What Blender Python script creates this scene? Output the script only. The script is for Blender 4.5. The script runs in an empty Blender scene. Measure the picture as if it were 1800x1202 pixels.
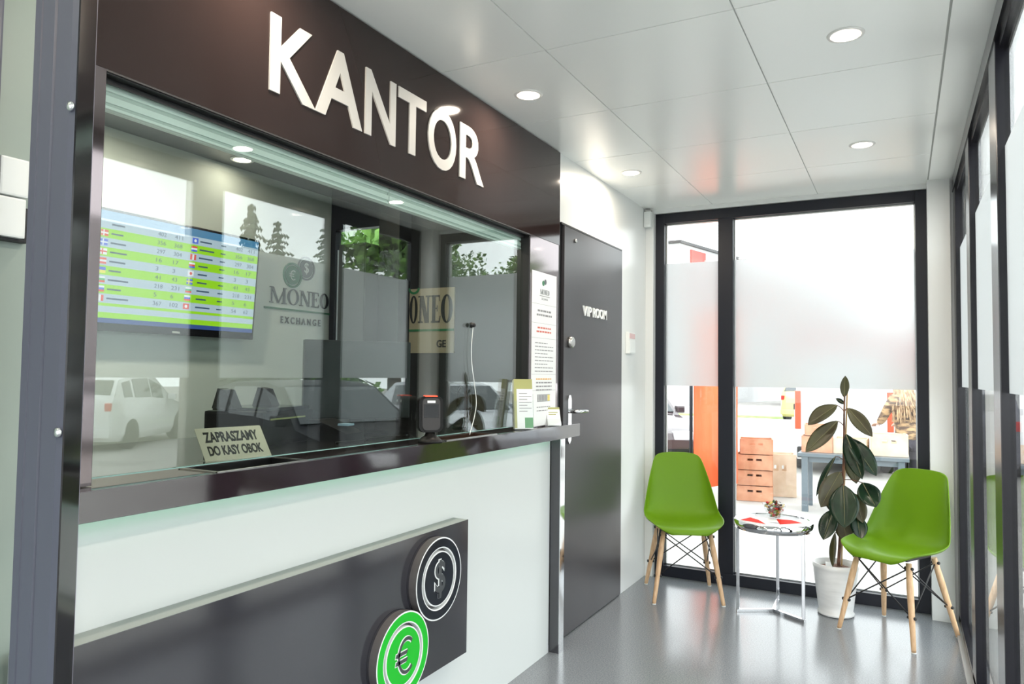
import bpy, bmesh, math, random
from mathutils import Vector, Matrix
random.seed(7)
PI = math.pi
S = bpy.context.scene
C = S.collection

# ------------------------------------------------------------------ camera, sky, exposure
cam_d = bpy.data.cameras.new('camera'); cam = bpy.data.objects.new('camera', cam_d); C.objects.link(cam)
S.camera = cam
cam_d.sensor_fit = 'HORIZONTAL'; cam_d.sensor_width = 36.0; cam_d.lens = 1286.84 / 1800 * 36
cam_d.clip_start = 0.02; cam_d.clip_end = 400
_y, _p, _r = [math.radians(a) for a in (28.0229, 2.5063, 0.6883)]
_f = Vector((-math.sin(_y) * math.cos(_p), math.cos(_y) * math.cos(_p), math.sin(_p)))
_rt = Vector((math.cos(_y), math.sin(_y), 0)); _up = _rt.cross(_f)
_R = _rt * math.cos(_r) + _up * math.sin(_r); _U = _up * math.cos(_r) - _rt * math.sin(_r)
cam.matrix_world = Matrix(((_R.x, _U.x, -_f.x, 0), (_R.y, _U.y, -_f.y, 0), (_R.z, _U.z, -_f.z, 1.32), (0, 0, 0, 1)))

SKY = 2.1
world = bpy.data.worlds.new('overcast'); S.world = world; world.use_nodes = True
_b = world.node_tree.nodes['Background']; _b.inputs[0].default_value = (0.94, 0.98, 1.0, 1); _b.inputs[1].default_value = SKY
S.view_settings.view_transform = 'Standard'; S.view_settings.look = 'None'
S.view_settings.exposure = 1.1; S.view_settings.gamma = 1.0; S.view_settings.use_curve_mapping = False
cy = S.cycles
cy.use_denoising = True; cy.max_bounces = 14; cy.diffuse_bounces = 6; cy.glossy_bounces = 6
cy.transmission_bounces = 10; cy.transparent_max_bounces = 24; cy.sample_clamp_indirect = 8.0
cy.blur_glossy = 0.5

# ------------------------------------------------------------------ materials
def pmat(name, col, rough=0.5, metal=0.0, spec=0.5, emit=None, estr=0.0, coat=0.0, trans=0.0, ior=1.45):
    m = bpy.data.materials.new(name); m.use_nodes = True
    b = m.node_tree.nodes['Principled BSDF']
    b.inputs['Base Color'].default_value = (*col, 1); b.inputs['Roughness'].default_value = rough
    b.inputs['Metallic'].default_value = metal; b.inputs['Specular IOR Level'].default_value = spec
    b.inputs['Coat Weight'].default_value = coat; b.inputs['Coat Roughness'].default_value = 0.03
    b.inputs['Transmission Weight'].default_value = trans; b.inputs['IOR'].default_value = ior
    if emit:
        b.inputs['Emission Color'].default_value = (*emit, 1); b.inputs['Emission Strength'].default_value = estr
    return m
def nodes(m): return m.node_tree.nodes, m.node_tree.links, m.node_tree.nodes['Principled BSDF']
def noisy(m, c1, c2, scale=20, detail=4, lo=0.35, hi=0.65, bump=0.0, stretch=None, rough=None):
    n, l, b = nodes(m)
    tc = n.new('ShaderNodeTexCoord'); mp = n.new('ShaderNodeMapping'); nz = n.new('ShaderNodeTexNoise'); cr = n.new('ShaderNodeValToRGB')
    l.new(tc.outputs['Object'], mp.inputs[0]); l.new(mp.outputs[0], nz.inputs['Vector'])
    if stretch: mp.inputs['Scale'].default_value = stretch
    nz.inputs['Scale'].default_value = scale; nz.inputs['Detail'].default_value = detail
    cr.color_ramp.elements[0].position = lo; cr.color_ramp.elements[1].position = hi
    cr.color_ramp.elements[0].color = (*c1, 1); cr.color_ramp.elements[1].color = (*c2, 1)
    l.new(nz.outputs[0], cr.inputs[0]); l.new(cr.outputs[0], b.inputs['Base Color'])
    if bump:
        bp = n.new('ShaderNodeBump'); bp.inputs['Strength'].default_value = bump; bp.inputs['Distance'].default_value = 0.01
        l.new(nz.outputs[0], bp.inputs['Height']); l.new(bp.outputs[0], b.inputs['Normal'])
    return m
def glass_mat(name, tint, r0):
    """window glass: clear sheet with a mirror share that grows towards grazing angles (same from both sides)"""
    m = bpy.data.materials.new(name); m.use_nodes = True
    n, l = m.node_tree.nodes, m.node_tree.links
    n.remove(n['Principled BSDF']); out = n['Material Output']
    lw = n.new('ShaderNodeLayerWeight'); lw.inputs['Blend'].default_value = 0.5
    pw = n.new('ShaderNodeMath'); pw.operation = 'POWER'; pw.inputs[1].default_value = 5
    ma = n.new('ShaderNodeMath'); ma.operation = 'MULTIPLY_ADD'; ma.inputs[1].default_value = 1 - r0; ma.inputs[2].default_value = r0
    tr = n.new('ShaderNodeBsdfTransparent'); tr.inputs[0].default_value = (*tint, 1)
    gl = n.new('ShaderNodeBsdfGlossy'); gl.inputs['Roughness'].default_value = 0.0
    mx = n.new('ShaderNodeMixShader')
    l.new(lw.outputs['Facing'], pw.inputs[0]); l.new(pw.outputs[0], ma.inputs[0]); l.new(ma.outputs[0], mx.inputs[0])
    l.new(tr.outputs[0], mx.inputs[1]); l.new(gl.outputs[0], mx.inputs[2]); l.new(mx.outputs[0], out.inputs[0])
    return m
def film_mat(name):
    m = bpy.data.materials.new(name); m.use_nodes = True
    n, l = m.node_tree.nodes, m.node_tree.links
    n.remove(n['Principled BSDF']); out = n['Material Output']
    a = n.new('ShaderNodeBsdfTranslucent'); a.inputs[0].default_value = (0.69, 0.70, 0.70, 1)
    d = n.new('ShaderNodeBsdfDiffuse'); d.inputs[0].default_value = (0.8, 0.82, 0.82, 1)
    r = n.new('ShaderNodeBsdfRefraction'); r.inputs['Roughness'].default_value = 0.32; r.inputs['IOR'].default_value = 1.25
    r.inputs[0].default_value = (0.75, 0.76, 0.76, 1)
    m1 = n.new('ShaderNodeMixShader'); m1.inputs[0].default_value = 0.12
    m2 = n.new('ShaderNodeMixShader'); m2.inputs[0].default_value = 0.55
    l.new(a.outputs[0], m1.inputs[1]); l.new(d.outputs[0], m1.inputs[2])
    l.new(m1.outputs[0], m2.inputs[1]); l.new(r.outputs[0], m2.inputs[2]); l.new(m2.outputs[0], out.inputs[0])
    return m

white_wall = pmat('white_wall', (0.70, 0.72, 0.715), 0.28)
white_gloss = pmat('white_laminate', (0.57, 0.60, 0.595), 0.25)
ceil_mat = pmat('ceiling_tile', (0.94, 0.96, 0.945), 0.24, spec=0.5, ior=1.9)
gap_mat = pmat('joint_grey', (0.45, 0.46, 0.45), 0.6)
floor_mat = noisy(pmat('vinyl_floor', (0.5, 0.52, 0.54), 0.2, spec=0.5), (0.145, 0.158, 0.172), (0.215, 0.228, 0.246), 160, 3, 0.38, 0.62)
anthracite = pmat('anthracite_frame', (0.008, 0.010, 0.017), 0.4, spec=0.35)
anth_light = pmat('post_grey', (0.080, 0.086, 0.120), 0.3, spec=0.6)
facade_mat = pmat('facade_aluminium', (0.006, 0.006, 0.010), 0.2, spec=0.5)
track_mat = pmat('track_aluminium', (0.5, 0.5, 0.5), 0.35, metal=0.6)
brown = pmat('brown_gloss_panel', (0.024, 0.0150, 0.0138), 0.07, spec=0.42)
brown_edge = pmat('brown_edge', (0.022, 0.014, 0.018), 0.06, spec=0.5, ior=2.1)
pilaster_mat = pmat('polished_brown_steel', (0.20, 0.17, 0.175), 0.07, metal=0.9)
door_mat = pmat('door_graphite', (0.046, 0.044, 0.048), 0.32, spec=0.6)
panel_grey = pmat('graphite_gloss', (0.026, 0.026, 0.033), 0.12, spec=0.5, ior=1.85)
panel_edge = pmat('panel_edge_white', (0.27, 0.30, 0.29), 0.6)
counter_top = pmat('counter_gloss', (0.03, 0.028, 0.03), 0.06, spec=0.9)
black = pmat('black', (0.008, 0.008, 0.009), 0.4)
black_gloss = pmat('black_gloss', (0.012, 0.012, 0.014), 0.12)
letter_white = pmat('letter_white', (0.50, 0.495, 0.475), 0.5)
chrome = pmat('chrome', (0.75, 0.76, 0.78), 0.06, metal=1.0)
steel = pmat('satin_steel', (0.55, 0.54, 0.52), 0.25, metal=1.0)
lime = pmat('lime_plastic', (0.112, 0.235, 0.003), 0.42, spec=0.3)
wood = noisy(pmat('beech', (0.6, 0.4, 0.24), 0.45), (0.50, 0.31, 0.17), (0.68, 0.47, 0.29), 14, 4, 0.3, 0.7, stretch=(6, 6, 1))
black_wire = pmat('black_wire', (0.012, 0.012, 0.014), 0.4)
pot_mat = noisy(pmat('white_ceramic', (0.8, 0.8, 0.8), 0.3), (0.74, 0.75, 0.75), (0.82, 0.83, 0.83), 9, 2, 0.3, 0.7, bump=0.15, stretch=(1, 1, 5))
soil_mat = noisy(pmat('soil', (0.1, 0.05, 0.03), 0.9), (0.05, 0.025, 0.014), (0.2, 0.09, 0.05), 60, 4)
leaf_dark = noisy(pmat('leaf_dark', (0.012, 0.035, 0.018), 0.26, spec=0.4), (0.004, 0.014, 0.008), (0.010, 0.030, 0.013), 12, 3)
leaf_under = noisy(pmat('leaf_underside', (0.09, 0.075, 0.03), 0.4), (0.045, 0.036, 0.016), (0.06, 0.06, 0.02), 10, 3)
leaf_vein = pmat('leaf_vein', (0.16, 0.15, 0.07), 0.4)
stem_mat = noisy(pmat('stem', (0.12, 0.05, 0.03), 0.6), (0.07, 0.03, 0.02), (0.2, 0.09, 0.05), 30, 3)
stake_mat = pmat('cane', (0.45, 0.30, 0.14), 0.6)
coin_black = pmat('coin_black', (0.006, 0.009, 0.015), 0.12, spec=0.6)
coin_green = pmat('coin_green', (0.004, 0.42, 0.015), 0.2)
coin_white = pmat('coin_edge', (0.72, 0.74, 0.74), 0.4)
coin_side = pmat('coin_side', (0.09, 0.085, 0.085), 0.4)
led_green = pmat('led_green', (0.1, 0.8, 0.4), 0.5, emit=(0.10, 1.0, 0.42), estr=0.55)
lamp_on = pmat('lamp_on', (1, 1, 1), 0.5, emit=(1.0, 0.82, 0.62), estr=14)
lamp_ring = pmat('lamp_ring', (0.85, 0.85, 0.83), 0.35)
booth_glass = glass_mat('booth_glass', (0.885, 0.94, 0.92), 0.12)
pane_glass = glass_mat('window_glass', (0.96, 0.975, 0.97), 0.03)
acrylic = glass_mat('acrylic', (0.97, 0.98, 0.98), 0.04)
bowl_glass = glass_mat('bowl_glass', (0.95, 0.96, 0.96), 0.06)
film = film_mat('frosted_film')
glass_edge = pmat('glass_edge', (0.25, 0.42, 0.40), 0.1)
green_frosted = pmat('pale_green_panel', (0.30, 0.36, 0.32), 0.35)
booth_wall = pmat('booth_wall', (0.76, 0.81, 0.77), 0.5)
booth_unlit = pmat('booth_unlit', (0.02, 0.022, 0.025), 0.3)  # partition colour: near-black stands for the lack of light at the booth end
booth_ceil = pmat('booth_ceiling', (0.010, 0.014, 0.015), 0.05, spec=0.4)
rail_mat = pmat('rail_aluminium', (0.90, 0.95, 0.92), 0.35, emit=None)
rail_dark = pmat('rail_groove', (0.55, 0.62, 0.59), 0.4)
logo_green = pmat('logo_green', (0.02, 0.17, 0.07), 0.4)
logo_grey = pmat('logo_grey', (0.10, 0.11, 0.12), 0.4)
logo_ink = pmat('logo_ink', (0.012, 0.014, 0.02), 0.4)
cream = pmat('cream_board', (0.36, 0.31, 0.22), 0.5)
paper = pmat('paper', (0.80, 0.82, 0.82), 0.5)
ink = pmat('print_grey', (0.25, 0.25, 0.26), 0.6)
ink_red = pmat('print_red', (0.62, 0.16, 0.12), 0.6)
ink_orange = pmat('print_orange', (0.7, 0.38, 0.08), 0.6)
tv_black = pmat('tv_black', (0.01, 0.011, 0.014), 0.15)
tv_white = pmat('tv_row_white', (0.02, 0.02, 0.02), 0.3, emit=(0.62, 0.74, 0.86), estr=0.42)
tv_green = pmat('tv_row_green', (0.02, 0.02, 0.02), 0.3, emit=(0.30, 0.62, 0.01), estr=0.62)
tv_blue = pmat('tv_header_blue', (0.02, 0.02, 0.02), 0.3, emit=(0.08, 0.25, 0.45), estr=0.5)
tv_navy = pmat('tv_footer_navy', (0.02, 0.02, 0.02), 0.3, emit=(0.03, 0.07, 0.25), estr=0.6)
tv_ink = pmat('tv_ink', (0.02, 0.02, 0.02), 0.4, emit=(0.05, 0.10, 0.16), estr=0.5)
def tvc(n, c): return pmat('tv_' + n, (0.02, 0.02, 0.02), 0.4, emit=c, estr=0.55)
tv_fr, tv_fw, tv_fb, tv_fy, tv_fg = tvc('flag_red', (.8, .08, .06)), tvc('flag_white', (.85, .85, .9)), tvc('flag_blue', (.08, .15, .7)), tvc('flag_yellow', (.9, .75, .1)), tvc('flag_green', (.1, .5, .2))
brass = pmat('brushed_brass', (0.72, 0.66, 0.55), 0.3, metal=0.75)
tray_brown = pmat('tray_brown', (0.06, 0.03, 0.02), 0.3)
plastic_black = pmat('plastic_black', (0.004, 0.004, 0.0042), 0.45, spec=0.3)
plastic_grey = pmat('plastic_grey', (0.035, 0.033, 0.034), 0.45)
plastic_white = pmat('plastic_white', (0.74, 0.77, 0.76), 0.4)
red_lamp = pmat('red_lamp', (0.6, 0.05, 0.02), 0.4, emit=(1, 0.10, 0.04), estr=0.5)
olive_print = pmat('print_olive', (0.36, 0.37, 0.14), 0.4)
green_print = pmat('print_green', (0.10, 0.30, 0.12), 0.4)
blue_print = pmat('print_blue', (0.05, 0.10, 0.45), 0.4)
red_print = pmat('print_bright_red', (0.62, 0.02, 0.008), 0.7, spec=0.1)
# outdoors
paving = noisy(pmat('paving', (0.5, 0.48, 0.45), 0.8), (0.33, 0.32, 0.30), (0.42, 0.405, 0.38), 1.2, 5)
asphalt = noisy(pmat('asphalt', (0.3, 0.3, 0.3), 0.85), (0.30, 0.30, 0.30), (0.38, 0.38, 0.375), 1.5, 5)
grass_mat = noisy(pmat('grass', (0.2, 0.35, 0.08), 0.9), (0.14, 0.24, 0.06), (0.30, 0.40, 0.14), 4, 5)
crate_wood = noisy(pmat('crate_wood', (0.6, 0.3, 0.17), 0.7), (0.45, 0.19, 0.10), (0.62, 0.33, 0.20), 6, 4, 0.3, 0.7)
crate_pale = noisy(pmat('crate_pale', (0.75, 0.6, 0.45), 0.7), (0.60, 0.45, 0.32), (0.72, 0.58, 0.44), 6, 4, 0.3, 0.7)
banner_mat = noisy(pmat('orange_cloth', (0.9, 0.16, 0.04), 0.6), (0.75, 0.085, 0.018), (0.85, 0.20, 0.08), 2.2, 3, 0.3, 0.7, stretch=(1, 1, 0.4))
table_grey = pmat('table_grey', (0.11, 0.14, 0.16), 0.4)
car_white = pmat('car_white', (0.68, 0.69, 0.70), 0.2, coat=0.6)
car_silver = pmat('car_silver', (0.46, 0.48, 0.51), 0.22, metal=0.3, coat=0.6)
car_dark = pmat('car_dark', (0.05, 0.03, 0.035), 0.2, coat=0.8)
car_yellow = pmat('car_yellow', (0.66, 0.60, 0.20), 0.25, coat=0.6)
car_glass = pmat('car_glass', (0.03, 0.04, 0.045), 0.05, spec=0.9)
tyre = pmat('tyre', (0.015, 0.015, 0.016), 0.7)
hub_mat = pmat('wheel_rim', (0.45, 0.46, 0.48), 0.3, metal=0.8)
lamp_red = pmat('tail_lamp', (0.55, 0.02, 0.015), 0.2)
lamp_orange = pmat('tail_lamp_orange', (0.75, 0.07, 0.02), 0.2)
lamp_clear = pmat('head_lamp', (0.75, 0.76, 0.78), 0.15)
conifer_mat = noisy(pmat('conifer', (0.03, 0.06, 0.035), 0.8), (0.018, 0.04, 0.022), (0.05, 0.085, 0.045), 3, 4)
foliage_mat = noisy(pmat('foliage', (0.09, 0.2, 0.03), 0.7), (0.05, 0.13, 0.02), (0.16, 0.30, 0.05), 2.5, 4)
bark = noisy(pmat('bark', (0.08, 0.06, 0.045), 0.9), (0.05, 0.038, 0.028), (0.11, 0.085, 0.06), 8, 4)
bld_white = pmat('building_white', (0.55, 0.555, 0.56), 0.6)
bld_red = pmat('building_red', (0.6, 0.05, 0.035), 0.5)
skin = pmat('skin', (0.62, 0.38, 0.28), 0.5)
hair_mat = noisy(pmat('hair', (0.4, 0.25, 0.12), 0.5), (0.16, 0.08, 0.035), (0.62, 0.43, 0.24), 30, 4, 0.35, 0.65, stretch=(1, 1, 0.3))
jacket_mat = noisy(pmat('jacket', (0.3, 0.2, 0.1), 0.8), (0.10, 0.06, 0.04), (0.52, 0.34, 0.17), 16, 3, 0.42, 0.58, stretch=(0.5, 0.5, 1.4))
trouser_mat = pmat('trousers', (0.022, 0.018, 0.030), 0.7)

# ------------------------------------------------------------------ helpers
def tag(o, label=None, cat=None, group=None, kind=None):
    if label: o['label'] = label
    if cat: o['category'] = cat
    if group: o['group'] = group
    if kind: o['kind'] = kind
    return o
def thing(name, label, cat, loc=(0, 0, 0), rotz=0.0, group=None):
    o = bpy.data.objects.new(name, None); C.objects.link(o); o.empty_display_size = 0.05
    o.location = loc; o.rotation_euler = (0, 0, rotz)
    return tag(o, label, cat, group)
def obj(name, bm, mats, parent=None, smooth=False, label=None):
    bmesh.ops.recalc_face_normals(bm, faces=bm.faces[:])
    me = bpy.data.meshes.new(name); bm.to_mesh(me); bm.free()
    if not isinstance(mats, (list, tuple)): mats = [mats]
    for m in mats: me.materials.append(m)
    if smooth:
        for p in me.polygons: p.use_smooth = True
    o = bpy.data.objects.new(name, me); C.objects.link(o)
    if parent: o.parent = parent
    if label: o['label'] = label
    return o
def struct(name, bm, m, parent=None, label=None, cat=None):
    o = obj(name, bm, m, parent)
    if parent is None: tag(o, label, cat, kind='structure')
    return o
def B(): return bmesh.new()
def box(bm, x0, x1, y0, y1, z0, z1, mi=0, bev=0.0):
    vs = [bm.verts.new(p) for p in ((x0, y0, z0), (x1, y0, z0), (x1, y1, z0), (x0, y1, z0), (x0, y0, z1), (x1, y0, z1), (x1, y1, z1), (x0, y1, z1))]
    fs = [bm.faces.new([vs[i] for i in f]) for f in ((3, 2, 1, 0), (4, 5, 6, 7), (0, 1, 5, 4), (1, 2, 6, 5), (2, 3, 7, 6), (3, 0, 4, 7))]
    for f in fs: f.material_index = mi
    if bev:
        es = set(e for f in fs for e in f.edges)
        r = bmesh.ops.bevel(bm, geom=list(es), offset=bev, segments=2, affect='EDGES', profile=0.7)
        for f in r['faces']: f.material_index = mi
    return bm
def tube(bm, pts, r, seg=10, mi=0, caps=True):
    pts = [Vector(p) for p in pts]
    if not isinstance(r, (list, tuple)): r = [r] * len(pts)
    rings = []; prev = None
    for i, p in enumerate(pts):
        d = (pts[min(i + 1, len(pts) - 1)] - pts[max(i - 1, 0)]).normalized()
        if prev is None:
            a = d.cross(Vector((0, 0, 1)) if abs(d.z) < 0.9 else Vector((1, 0, 0))).normalized()
        else:
            a = (prev - d * prev.dot(d)).normalized()
        prev = a; b = d.cross(a)
        rings.append([bm.verts.new(p + (a * math.cos(2 * PI * k / seg) + b * math.sin(2 * PI * k / seg)) * r[i]) for k in range(seg)])
    for i in range(len(rings) - 1):
        for k in range(seg):
            f = bm.faces.new((rings[i][k], rings[i][(k + 1) % seg], rings[i + 1][(k + 1) % seg], rings[i + 1][k])); f.material_index = mi; f.smooth = True
    if caps:
        for rr in (rings[0][::-1], rings[-1]):
            f = bm.faces.new(rr); f.material_index = mi
    return bm
def lathe(bm, prof, seg=40, center=(0, 0, 0), mi=0, mis=None, axis='z'):
    cx, cyy, cz = center; rings = []
    for (r, z) in prof:
        ring = []
        for k in range(seg):
            a = 2 * PI * k / seg; u, v = r * math.cos(a), r * math.sin(a)
            if axis == 'z': p = (cx + u, cyy + v, cz + z)
            elif axis == 'x': p = (cx + z, cyy + u, cz + v)
            else: p = (cx + u, cyy + z, cz + v)
            ring.append(bm.verts.new(p))
        rings.append(ring)
    for i in range(len(rings) - 1):
        for k in range(seg):
            f = bm.faces.new((rings[i][k], rings[i][(k + 1) % seg], rings[i + 1][(k + 1) % seg], rings[i + 1][k]))
            f.smooth = True; f.material_index = mis[i] if mis else mi
    for idx, ring in ((0, rings[0][::-1]), (len(rings) - 2, rings[-1])):
        if prof[0 if idx == 0 and ring[0] in rings[0] else -1][0] > 1e-5:
            f = bm.faces.new(ring); f.material_index = mis[idx] if mis else mi
    return bm
class Fr:
    """a local drawing frame: origin, right, up, out"""
    def __init__(s, o, u, v):
        s.o = Vector(o); s.u = Vector(u).normalized(); s.v = Vector(v).normalized(); s.w = s.u.cross(s.v)
    def __call__(s, a, b, c=0.0): return s.o + s.u * a + s.v * b + s.w * c
def prism(bm, fr, poly, d0, d1, mi=0, side=None):
    """extrude a 2-D polygon in a frame from depth d0 to d1"""
    a = [bm.verts.new(fr(x, y, d0)) for x, y in poly]; b = [bm.verts.new(fr(x, y, d1)) for x, y in poly]
    n = len(poly)
    for vs in (a[::-1], b):
        f = bm.faces.new(vs); f.material_index = mi
    for i in range(n):
        f = bm.faces.new((a[i], a[(i + 1) % n], b[(i + 1) % n], b[i])); f.material_index = mi if side is None else side
    return bm
def rect(bm, fr, x0, x1, y0, y1, d0, d1, mi=0, side=None): return prism(bm, fr, [(x0, y0), (x1, y0), (x1, y1), (x0, y1)], d0, d1, mi, side)
def ring2(bm, fr, cx, cyy, ro, ri, d0, d1, mi=0, side=None, seg=56, eo=1.0, ei=None, a0=0.0, a1=2 * PI):
    """an annulus (ri>0) or disc; eo / ei squash in width"""
    if ei is None: ei = eo
    full = abs(a1 - a0 - 2 * PI) < 1e-6
    n = seg if full else seg + 1
    A = [a0 + (a1 - a0) * k / seg for k in range(n)]
    if side is None: side = mi
    if ri <= 0:
        return prism(bm, fr, [(cx + ro * eo * math.cos(t), cyy + ro * math.sin(t)) for t in A], d0, d1, mi, side)
    V = [[bm.verts.new(fr(cx + r * e * math.cos(t), cyy + r * math.sin(t), d)) for t in A] for (r, e, d) in ((ro, eo, d0), (ro, eo, d1), (ri, ei, d1), (ri, ei, d0))]
    for q in range(4):
        p, r = V[q], V[(q + 1) % 4]
        for k in range(n if full else n - 1):
            f = bm.faces.new((p[k], p[(k + 1) % n], r[(k + 1) % n], r[k])); f.material_index = mi if q == 1 else side
    if not full:
        for k in (0, n - 1): f = bm.faces.new([V[q][k] for q in range(4)]); f.material_index = side
    return bm
_txt = {}
def text_mesh(s, bold=0.0):
    key = (s, bold)
    if key not in _txt:
        cu = bpy.data.curves.new('text', 'FONT'); cu.body = s; cu.size = 1.0; cu.offset = bold; cu.extrude = 0.5; cu.resolution_u = 6
        o = bpy.data.objects.new('text', cu); C.objects.link(o)
        dg = bpy.context.evaluated_depsgraph_get(); dg.update()
        me = bpy.data.meshes.new_from_object(o.evaluated_get(dg))
        co = [v.co.copy() for v in me.vertices]; fa = [list(p.vertices) for p in me.polygons]
        bpy.data.objects.remove(o); bpy.data.curves.remove(cu); bpy.data.meshes.remove(me)
        _txt[key] = (co, fa)
    return _txt[key]
def text(bm, fr, s, x0, x1, y0, y1, d0, d1, mi=0, bold=0.0):
    """lettering stretched to fill x0..x1, y0..y1 of a frame"""
    co, fa = text_mesh(s, bold)
    lx, hx = min(c.x for c in co), max(c.x for c in co); ly, hy = min(c.y for c in co), max(c.y for c in co)
    vs = []
    for c in co:
        a = x0 + (c.x - lx) / (hx - lx) * (x1 - x0); b = y0 + (c.y - ly) / max(hy - ly, 1e-6) * (y1 - y0)
        vs.append(bm.verts.new(fr(a, b, d0 if c.z < 0 else d1)))
    for f in fa:
        try:
            q = bm.faces.new([vs[i] for i in f]); q.material_index = mi
        except ValueError: pass
    return bm
def copy_tree(o, parent=None):
    c = o.copy(); C.objects.link(c); c.parent = parent
    for ch in list(o.children): copy_tree(ch, c)
    return c
def crom(pts, n=8):
    P = [Vector(p) for p in pts]; P = [P[0] * 2 - P[1]] + P + [P[-1] * 2 - P[-2]]; out = []
    for i in range(1, len(P) - 2):
        for k in range(n):
            t = k / n; a, b, c, d = P[i - 1:i + 3]
            out.append(0.5 * ((2 * b) + (c - a) * t + (2 * a - 5 * b + 4 * c - d) * t * t + (3 * b - a - 3 * c + d) * t ** 3))
    out.append(P[-2]); return out

XW = -1.515       # left wall face
H = 2.44          # ceiling
YB = 4.75         # back wall face
GZ = -0.30        # ground outside

# ------------------------------------------------------------------ shell
bm = B(); box(bm, -3.06, 0.335, -1.4, 3.39, -0.06, 0.0); box(bm, -2.56, 0.335, 3.39, 4.90, -0.06, 0.0); struct('floor', bm, floor_mat, label='speckled pale grey vinyl floor of the kiosk', cat='floor')
# ceiling: metal tiles with hairline joints
bm = B()
box(bm, -1.60, 0.335, -1.4, 4.90, H + 0.004, H + 0.06, 1)
xs = [-1.60, -1.077, -0.441, 0.140]; ys = [2.243 + 0.6355 * k for k in range(-6, 5)]
for i in range(3):
    for j in range(len(ys) - 1):
        box(bm, xs[i] + 0.0022, xs[i + 1] - 0.0022, max(ys[j], -1.38) + 0.0022, min(ys[j + 1], 4.89) - 0.0022, H, H + 0.02, 0)
box(bm, 0.145, 0.335, -1.38, 4.89, H - 0.004, H + 0.02, 0)
struct('ceiling', bm, [ceil_mat, gap_mat], label='white metal tile ceiling with thin joints', cat='ceiling')
# left wall right of the fascia, with the VIP door opening
bm = B()
box(bm, -1.60, XW, 4.268, 4.90, 0, H); box(bm, -1.60, XW, 3.318, 4.268, 2.092, H); box(bm, -1.60, -1.52, 3.302, 3.36, 0.0, 2.092, 1)
struct('wall_left', bm, [white_wall, black], label='white panel wall around the grey door', cat='wall')
bm = B()
box(bm, XW, -1.462, YB, 4.90, 0, H); box(bm, -1.462, 0.14, YB + 0.03, 4.90, 2.412, H)
struct('wall_back', bm, white_wall, label='white wall around the end window', cat='wall')
bm = B(); box(bm, 0.136, 0.246, 4.69, 4.90, 0, H); box(bm, 0.246, 0.335, 4.725, 4.90, 0, H); struct('trim_1', bm, white_wall, label='white corner column beside the end window', cat='column')
bm = B(); box(bm, -1.62, XW, -1.4, 0.86, 0, H); box(bm, -1.62, 0.335, -1.46, -1.4, 2.2, H)
struct('wall_front', bm, green_frosted, label='pale green panel wall behind the dark door post', cat='wall')
# booth shell: wall with the screen, dark ceiling, partition, far room behind
bm = B(); box(bm, -3.06, -3.0, 0.80, 3.37, 0, 2.36); box(bm, -3.06, -1.62, 0.80, 0.86, 0, 2.36); struct('wall_booth', bm, booth_wall, label='cream inner wall of the cashier booth', cat='wall')
bm = B(); box(bm, -3.06, -1.62, 0.80, 3.39, 2.36, 2.40); box(bm, -2.56, -1.62, 3.39, 4.90, 2.36, 2.40)
box(bm, -1.60, -1.57, 0.86, 3.30, 1.952, 2.40); box(bm, -1.57, -1.542, 0.86, 2.985, 1.952, 1.9565)
struct('ceiling_booth', bm, booth_ceil, label='glossy black ceiling of the cashier booth', cat='ceiling')
bm = B(); box(bm, -2.50, -1.60, 3.33, 3.39, 0, 2.36); box(bm, -2.56, -2.42, 3.22, 3.34, 0, 2.36); box(bm, -2.56, -2.50, 3.39, 4.9, 0, 2.36); box(bm, -2.50, -1.60, 4.84, 4.9, 0, 2.36)
struct('wall_partition', bm, booth_unlit, label='dark partition at the end of the booth', cat='wall')

# ------------------------------------------------------------------ windows
def sheet(name, parent, m, x0, x1, y0, y1, z0, z1):
    return obj(name, box(B(), x0, x1, y0, y1, z0, z1), m, parent)
w1 = thing('window_1', 'tall dark-framed end window with frosted middle band', 'window', (-0.66, 4.83, 0)); w1['kind'] = 'structure'
w1.location = (0, 0, 0)
bm = B()
for a in ((-1.462, -1.402, 0, 2.412), (-1.046, -0.952, 0.07, 2.346), (0.078, 0.140, 0, 2.412)): box(bm, a[0], a[1], 4.80, 4.87, a[2], a[3], 0, 0.003)
for a in ((-1.402, 0.078, 0.0, 0.07), (-1.402, 0.078, 2.346, 2.412)): box(bm, a[0], a[1], 4.80, 4.87, a[2], a[3], 0, 0.003)
obj('frame', bm, anthracite, w1)
for x0, x1 in ((-1.402, -1.046), (-0.952, 0.078)):
    bm = B()
    for a in ((x0, x0 + 0.007, 0.07, 2.346), (x1 - 0.007, x1, 0.07, 2.346), (x0, x1, 0.07, 0.077), (x0, x1, 2.339, 2.346)): box(bm, a[0], a[1], 4.845, 4.868, a[2], a[3])
    obj('glazing_bead', bm, track_mat, w1)
    sheet('pane', w1, pane_glass, x0, x1, 4.832, 4.840, 0.07, 2.346)
    sheet('frosted_film', w1, film, x0 + 0.003, x1 - 0.003, 4.8305, 4.8315, 1.256, 2.075)
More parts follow.
